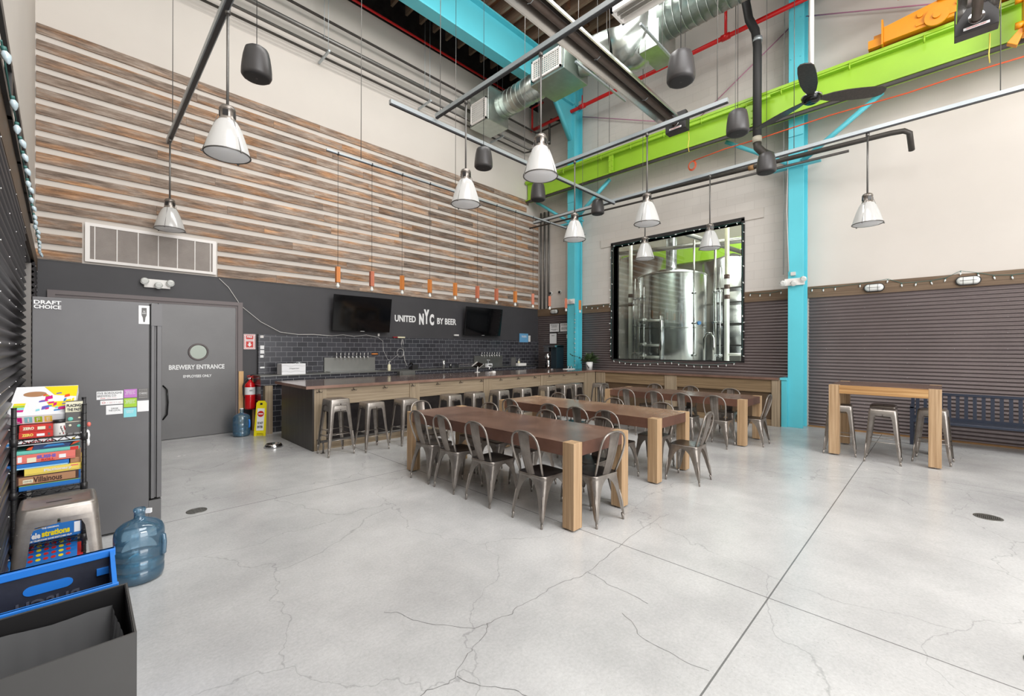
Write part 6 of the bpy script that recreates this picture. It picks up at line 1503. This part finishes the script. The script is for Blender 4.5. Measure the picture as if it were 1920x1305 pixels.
m = MB(); m.tube([(0, 0, 0), (0, 0, .18), (.03, 0, .23), (.12, 0, .23), (.15, 0, .18), (.15, 0, .08)], .016, n=8); m.build('spout', 'chrome', t)
m = MB(); m.box(-.05, .2, -.06, .06, -.9, 0); m.build('sink_stand', 'brushed', t)
t = thing('picture_frame', 'small grey framed picture on the back counter between taps and soap', 'picture frame', (8.75 + .12, 9.0, 1.09))
t.location = (9.05, 8.96, 1.09)
m = MB(); m.box(-.10, .10, 0, .015, 0, .27); m.build('frame', 'brushed', t)
m = MB(); m.box(-.08, .08, -.002, 0, .02, .25); m.build('picture', 'b_grey', t)
t = thing('cocktail_shaker', 'tall steel shaker on the bar near the corner', 'shaker', (9.62, 8.1, 1.018))
m = MB(); m.lathe([(0, 0), (.04, 0), (.045, .15), (.042, .24), (.02, .28), (0, .28)], n=20); m.build('shaker', 'chrome', t)
t = thing('metal_plate', 'low steel dish on the bar near the corner', 'dish', (9.5, 7.9, 1.018))
m = MB(); m.lathe([(0, 0), (.12, 0), (.16, .02), (.15, .022), (.11, .006), (0, .006)], n=24); m.build('dish', 'chrome', t)
m = MB(); m.box(9.3, 9.65, 9.0, 9.2, 1.09, 1.17); tag(m.build('white_tray', 'white_plastic', bevel=.004), 'stack of white trays on the back counter near the corner', 'tray')
t = thing('bar_mat', 'white towel tray with two upturned glasses beside the far cyan column', 'tray', (10.0, 7.62, 1.018))
m = MB(); m.box(-.22, .18, -.07, .07, 0, .02); m.build('tray', 'white_plastic', t, bevel=.004)
for i, (x, lb) in enumerate(((9.95, 'upturned stemmed glass on the white tray, left one'), (10.09, 'upturned stemmed glass on the white tray, right one'))):
    t = thing('stemmed_glass', lb, 'glass', (x, 7.62, 1.038), 0, 'upturned glasses by the column')
    m = MB(); m.lathe([(.035, 0), (.045, .03), (.03, .07), (.006, .08), (.005, .11), (.03, .115), (0, .118)], n=18); m.build('glass', 'clear_glass', t)
t = thing('coffee_machine', 'tall dark teal coffee machine on the counter in the corner', 'coffee machine', (10.25, 8.45, 0.99))
m = MB(); m.box(10.10, 10.45, 8.18, 8.40, 1.02, 1.70); m.build('body', 'teal_machine', t, world=True, bevel=.006)
m = MB(); m.box(10.02, 10.45, 8.18, 8.66, 1.66, 1.72); m.box(10.02, 10.2, 8.44, 8.62, 1.52, 1.66); m.build('head', 'stainless', t, world=True, bevel=.004)
m = MB(); m.lathe([(0, 0), (.06, 0), (.085, .03), (.085, .12), (.05, .16), (.05, .18)], (10.10, 8.53, 1.28), 18); m.build('brew_basket', 'chrome', t, world=True)
m = MB(); m.lathe([(0, 0), (.07, 0), (.08, .08), (.05, .18), (.05, .2)], (10.10, 8.53, 1.04), 18); m.build('carafe', 'black_gloss', t, world=True)
m = MB(); m.box(10.0, 10.45, 8.18, 8.66, .98, 1.03); m.build('base', 'black_plastic', t, world=True)
m = MB(); m.box(10.02, 10.75, 8.1, 9.5, 0, 0.98); tag(m.build('corner_cabinet', 'end_panel'), 'dark cabinet in the corner carrying the coffee machine', 'cabinet')
# potted plant
t = thing('potted_plant', 'leafy plant in a white pot on the bar corner beside the far column', 'potted plant', (10.42, 7.22, 1.018))
m = MB(); m.lathe([(0, 0), (.085, 0), (.105, .22), (.098, .22), (.09, .19), (0, .19)], n=24); m.build('pot', 'pot_white', t)
m = MB(); m.lathe([(0, .195), (.09, .195)], n=20); m.build('soil', 'b_brown', t)
for k in range(4):
    m = MB(); a = -2.2 + k * .25; m.prism([(.04 * k - .07, .03 + .04 * k), (.04 * k - .04, .05 + .04 * k), (.04 * k - .055, .10 + .03 * k)], 'X', -.112, -.098); m.build('pot_pattern', 'letter_dark', t)
rl = random.Random(21)
m = MB(); st = MB()
for k in range(46):
    a = rl.uniform(0, 2 * PI); L_ = rl.uniform(.18, .40); el = rl.uniform(.4, 1.4)
    if k < 2: a = 2.2 + .2 * k; L_ = .62; el = .55
    d = Vector((math.cos(a) * math.cos(el), math.sin(a) * math.cos(el), math.sin(el)))
    pts = [Vector((0, 0, .19)) + d * (L_ * s_) + Vector((0, 0, -.10 * s_ * s_)) for s_ in (0, .3, .6, 1)]
    if any(p.x > .30 for p in pts): continue
    st.tube(pts, .003, n=4)
    for s_ in (.35, .5, .62, .75, .88, 1.0):
        for sg in (-1, 1):
            c = Vector((0, 0, .19)) + d * (L_ * s_) + Vector((0, 0, -.10 * s_ * s_)); side = Vector((-math.sin(a), math.cos(a), rl.uniform(-.2, .5))) * sg
            tip = c + (side + d * .6).normalized() * .085; w_ = d.cross(side).normalized() * .004 + d * .026
            if tip.x > .33: continue
            m.add([c, (c + tip) / 2 + w_, tip, (c + tip) / 2 - w_], [(0, 1, 2, 3)])
st.build('stems', 'leaf', t); m.build('foliage', 'leaf', t, solid=.002)
# notices on the corner wall
def notice(y0, y1, z0, z1, lb, lines):
    t = thing('wall_notice', lb, 'notice', (10.77, (y0 + y1) / 2, (z0 + z1) / 2), 0, 'notices on the corrugated corner wall')
    m = MB(); m.box(10.765, 10.776, y0 - .015, y1 + .015, z0 - .015, z1 + .015); m.build('backing', 'black_plastic', t, world=True)
    m = MB(); m.box(10.76, 10.765, y0, y1, z0, z1); m.build('paper', 'sticker_white', t, world=True)
    for (tx, cz, w_, h_) in lines: text('print', tx, .05, 'letter_dark', t, (10.758, (y0 + y1) / 2, cz), '-X', w_, h_, depth=.001)
notice(8.62, 9.0, 2.16, 2.42, 'white notice headed alcoholic warning, left of the pair in the corner', [('PREGNANCY\nWARNING', 2.35, .30, .10), ('alcoholic beverages may\nbe harmful', 2.23, .28, .06)])
notice(8.15, 8.57, 2.16, 2.42, 'white notice headed WARNING in the corner, beside the far column', [('WARNING', 2.375, .36, .05), ('alcoholic beverages during\npregnancy can cause defects', 2.26, .34, .08)])
notice(8.72, 9.0, 1.78, 2.11, 'white sheet below the notices in the corner', [('PERMIT', 2.04, .12, .03)])
m = MB(); m.box(10.74, 10.776, 8.05, 8.30, 1.94, 2.06); m.box(10.735, 10.74, 8.12, 8.23, 1.97, 2.03, 1); tag(m.build('thermostat', ['white_plastic', 'b_grey'], bevel=.006), 'white thermostat on the corrugated wall beside the far column', 'thermostat')
m = MB(); m.box(10.75, 10.776, 8.3, 8.65, 2.105, 2.12); tag(m.build('thin_shelf', 'white_plastic'), 'thin white strip under the two notices in the corner', 'shelf')
for y, lb in ((8.98, 'left round black and white security camera high in the corner'), (8.60, 'right round black and white security camera high in the corner')):
    t = thing('dome_camera', lb, 'security camera', (10.80, y, 3.42), 0, 'security cameras in the corner'); t.rotation_euler = (0, -PI / 2, 0)
    m = MB(); m.lathe([(0, 0), (.06, 0), (.06, .03), (.045, .05)], n=20); m.build('base', 'white_plastic', t)
    m = MB(); m.ball((0, 0, .05), .04, n=14); m.build('dome', 'black_gloss', t)
# bench
t = thing('slatted_bench', 'dark blue metal bench with vertical slat back against the corrugated wall', 'bench', (10.3, -.9, 0))
m = MB(); m.box(10.40, 10.44, -2.2, .34, .83, .87); m.box(10.36, 10.40, -2.2, .34, .42, .46); m.build('back_rails', 'bench_blue', t, world=True)
y = .30
while y > -2.2:
    m = MB(); m.add([(10.385, y, .45), (10.385, y - .045, .45), (10.415, y - .045, .84), (10.415, y, .84), (10.392, y, .45), (10.392, y - .045, .45), (10.422, y - .045, .84), (10.422, y, .84)], [(0, 1, 2, 3), (7, 6, 5, 4), (0, 3, 7, 4), (1, 5, 6, 2), (3, 2, 6, 7), (0, 4, 5, 1)]); m.build('back_slat', 'bench_blue', t, world=True); y -= .098
m = MB(); m.box(9.96, 10.38, -2.2, .34, .38, .42); m.build('seat', 'bench_blue', t, world=True, bevel=.006)
for yy in (.36, -2.1):
    m = MB(); m.box(9.94, 9.99, yy - .045, yy, 0, .64); m.build('leg', 'bench_blue', t, world=True)
    m = MB(); m.box(10.38, 10.43, yy - .045, yy, 0, .86); m.build('leg', 'bench_blue', t, world=True)
    m = MB(); m.box(9.94, 10.43, yy - .045, yy, .62, .66); m.build('armrest', 'bench_blue', t, world=True)

# =====================================================================
# BREWERY BEYOND THE WINDOW
# =====================================================================
t = thing('brew_kettle', 'big stainless brew kettle with cone top and chimney behind the window', 'brewing tank', (12.5, 5.72, 0))
m = MB(); m.lathe([(0, .4), (.9, .4), (.97, .55), (.97, 3.75), (.955, 3.80), (.20, 4.02), (.16, 4.02)], n=64); m.build('vessel', 'stainless', t)
m = MB(); m.lathe([(.975, 2.20), (.98, 2.215), (.975, 2.23)], n=64); m.lathe([(.975, 3.74), (.985, 3.76), (.975, 3.78)], n=64); m.build('seam', 'brushed', t)
m = MB(); m.cyl((0, 0, 3.98), (0, 0, 7.4), .155, n=24); m.build('chimney', 'stainless', t)
for a in (.8, 2.4, 3.9, 5.5):
    m = MB(); m.cyl((.8 * math.cos(a), .8 * math.sin(a), 0), (.8 * math.cos(a), .8 * math.sin(a), .45), .06, n=12); m.build('leg', 'stainless', t)
for z in (2.45, 1.75, 1.42):
    m = MB(); m.cyl((-.95, .55, z), (-1.12, .30, z), .032, n=10); m.cyl((-1.05, .25, z - .03), (-1.05, -.15, z - .03), .035, n=10); m.ball((-1.05, .30, z), .06, n=10); m.cyl((-1.04, -.16, z - .06), (-1.04, -.16, z + .10), .025, n=8); m.build('valve', 'white_plastic', t)
m = MB(); m.cyl((-1.03, -.18, 1.2), (-1.03, -.18, 2.42), .05, n=12); m.build('sight_pipe', 'stainless', t)
def tank(x, y, r, z0, z1, lb, cone=.3):
    t = thing('fermenter_tank', lb, 'brewing tank', (x, y, 0))
    m = MB(); m.lathe([(0, z0 - .5), (.12, z0 - .5), (r, z0), (r, z1), (.1, z1 + cone), (0, z1 + cone)], n=48); m.build('vessel', 'stainless', t)
    m = MB(); m.lathe([(r + .004, z0 + (z1 - z0) * .55), (r + .01, z0 + (z1 - z0) * .56), (r + .004, z0 + (z1 - z0) * .57)], n=48); m.build('seam', 'brushed', t)
    for a in (.8, 2.4, 3.9, 5.5):
        m = MB(); m.cyl((r * .8 * math.cos(a), r * .8 * math.sin(a), 0), (r * .8 * math.cos(a), r * .8 * math.sin(a), z0), .05, n=10); m.build('leg', 'stainless', t)
tank(12.1, 8.35, .8, .9, 4.9, 'tall stainless tank at the left edge of the brewery window')
tank(14.6, 4.75 - .05, .85, 1.3, 4.35, 'stainless tank at the right edge of the brewery window, behind the pipes')
tank(15.2, 8.2, .95, 1.0, 5.0, 'stainless tank far back between the kettle and the left tank')
def insulated(x, y, lb, bands):
    t = thing('insulated_pipe', lb, 'pipe', (x, y, 0), 0, 'white insulated pipes behind the window')
    m = MB(); m.cyl((0, 0, .3), (0, 0, 7.2), .055, n=14); m.build('pipe', 'b_cream' if bands == 3 else 'white_plastic', t)
    m = MB(); m.cyl((0, 0, .3), (0, 0, 3.5), .062, n=14); m.build('sleeve', 'white_plastic', t)
    for k in range(bands):
        m = MB(); z = 2.9 + k * .26; m.cyl((0, 0, z), (0, 0, z + .11), .070, n=14); m.build('band', 'b_brown', t)
    m = MB(); m.cyl((0, 0, 1.48), (.02, -.45, 1.48), .035, n=10); m.build('branch', 'white_plastic', t)
insulated(11.7, 6.62, 'white insulated pipe at the left of the brewery window', 2); insulated(11.7, 3.88, 'white insulated pipe with brown bands at the right of the brewery window', 3)
rp = random.Random(31)
for i, (x, y, z0, z1, r, lb) in enumerate(((11.6, 6.42, .3, 3.7, .018, 'leftmost thin steel tube beside the left white pipe'), (11.6, 6.28, .3, 3.6, .022, 'thin steel tube left of the kettle'), (11.44, 6.05, .3, 3.4, .02, 'thin steel tube in front of the left part of the kettle'), (11.45, 4.62, 1.0, 4.5, .025, 'long thin steel tube along the right side of the kettle'), (11.5, 4.10, 1.0, 4.2, .03, 'steel tube with valves right of the kettle'), (11.5, 3.98, 1.4, 3.7, .02, 'shorter steel tube beside the valved tube'))):
    t = thing('process_tube', lb, 'pipe', (x, y, 0), 0, 'thin steel process tubes')
    m = MB(); m.cyl((0, 0, z0), (0, 0, z1), r, n=10); m.build('tube', 'chrome', t)
    for z in (1.45, 2.3, 3.1):
        if z < z1:
            m = MB(); m.cyl((0, -.06, z), (0, .06, z), .03, n=10); m.ball((-.03, 0, z), .035, n=8); m.build('clamp_valve', 'stainless', t)
m = MB(); m.tube([(11.45, 4.35, 1.3), (11.45, 4.35, 1.9), (11.45, 4.28, 2.02), (11.45, 4.18, 2.02), (11.45, 4.12, 1.9), (11.45, 4.12, 1.3)], .03, n=10); tag(m.build('u_bend_pipe', 'chrome'), 'upside down U shaped steel pipe low at the right in the window', 'pipe')
m = MB(); m.box(16.2, 16.5, .6, 9.6, 4.9, 5.55); tag(m.build('far_green_beam', 'green_paint'), 'green beam deep inside the brewery, seen through the window', 'beam')
for i, (a, b, r, lb) in enumerate((((11.8, 9, 4.7), (12.2, 2, 4.35), .06, 'lower grey pipe crossing the top of the brewery window'), ((12.9, 9.6, 4.95), (13.6, 2, 4.75), .05, 'grey pipe crossing above the kettle'), ((12.0, 6.5, 5.6), (15.5, 4.2, 4.6), .07, 'slanting grey pipe at the right of the chimney'))):
    m = MB(); m.cyl(a, b, r, n=10); tag(m.build('overhead_pipe', 'steel_pipe'), lb, 'pipe')
t = thing('control_rack', 'dark steel equipment rack behind the pipes at the right of the window', 'equipment rack', (13.0, 4.1, 0))
for z in (.3, 1.0, 1.7, 2.3, 2.9, 3.3):
    m = MB(); m.box(12.7, 13.4, 3.6, 4.55, z, z + .04); m.build('shelf', 'black_plastic', t, world=True)
for (x, y) in ((12.7, 3.6), (12.7, 4.5), (13.35, 3.6), (13.35, 4.5)):
    m = MB(); m.box(x, x + .05, y, y + .05, 0, 3.34); m.build('upright', 'black_plastic', t, world=True)
m = MB(); m.box(12.8, 13.3, 3.7, 4.4, .34, .9); m.box(12.8, 13.3, 3.9, 4.3, 1.04, 1.5); m.build('control_box', 'b_grey', t, world=True)
m = MB(); m.box(16.0, 16.1, 4.0, 7.0, 0, 4.2); tag(m.build('dark_partition', 'end_panel'), 'dark partition deep inside the brewery behind the kettle', 'partition')
m = MB(); m.cyl((11.44, 4.50, 2.3), (11.40, 4.45, 2.3), .05, n=12); tag(m.build('blue_valve', 'b_blue'), 'small blue valve wheel beside the kettle', 'valve')
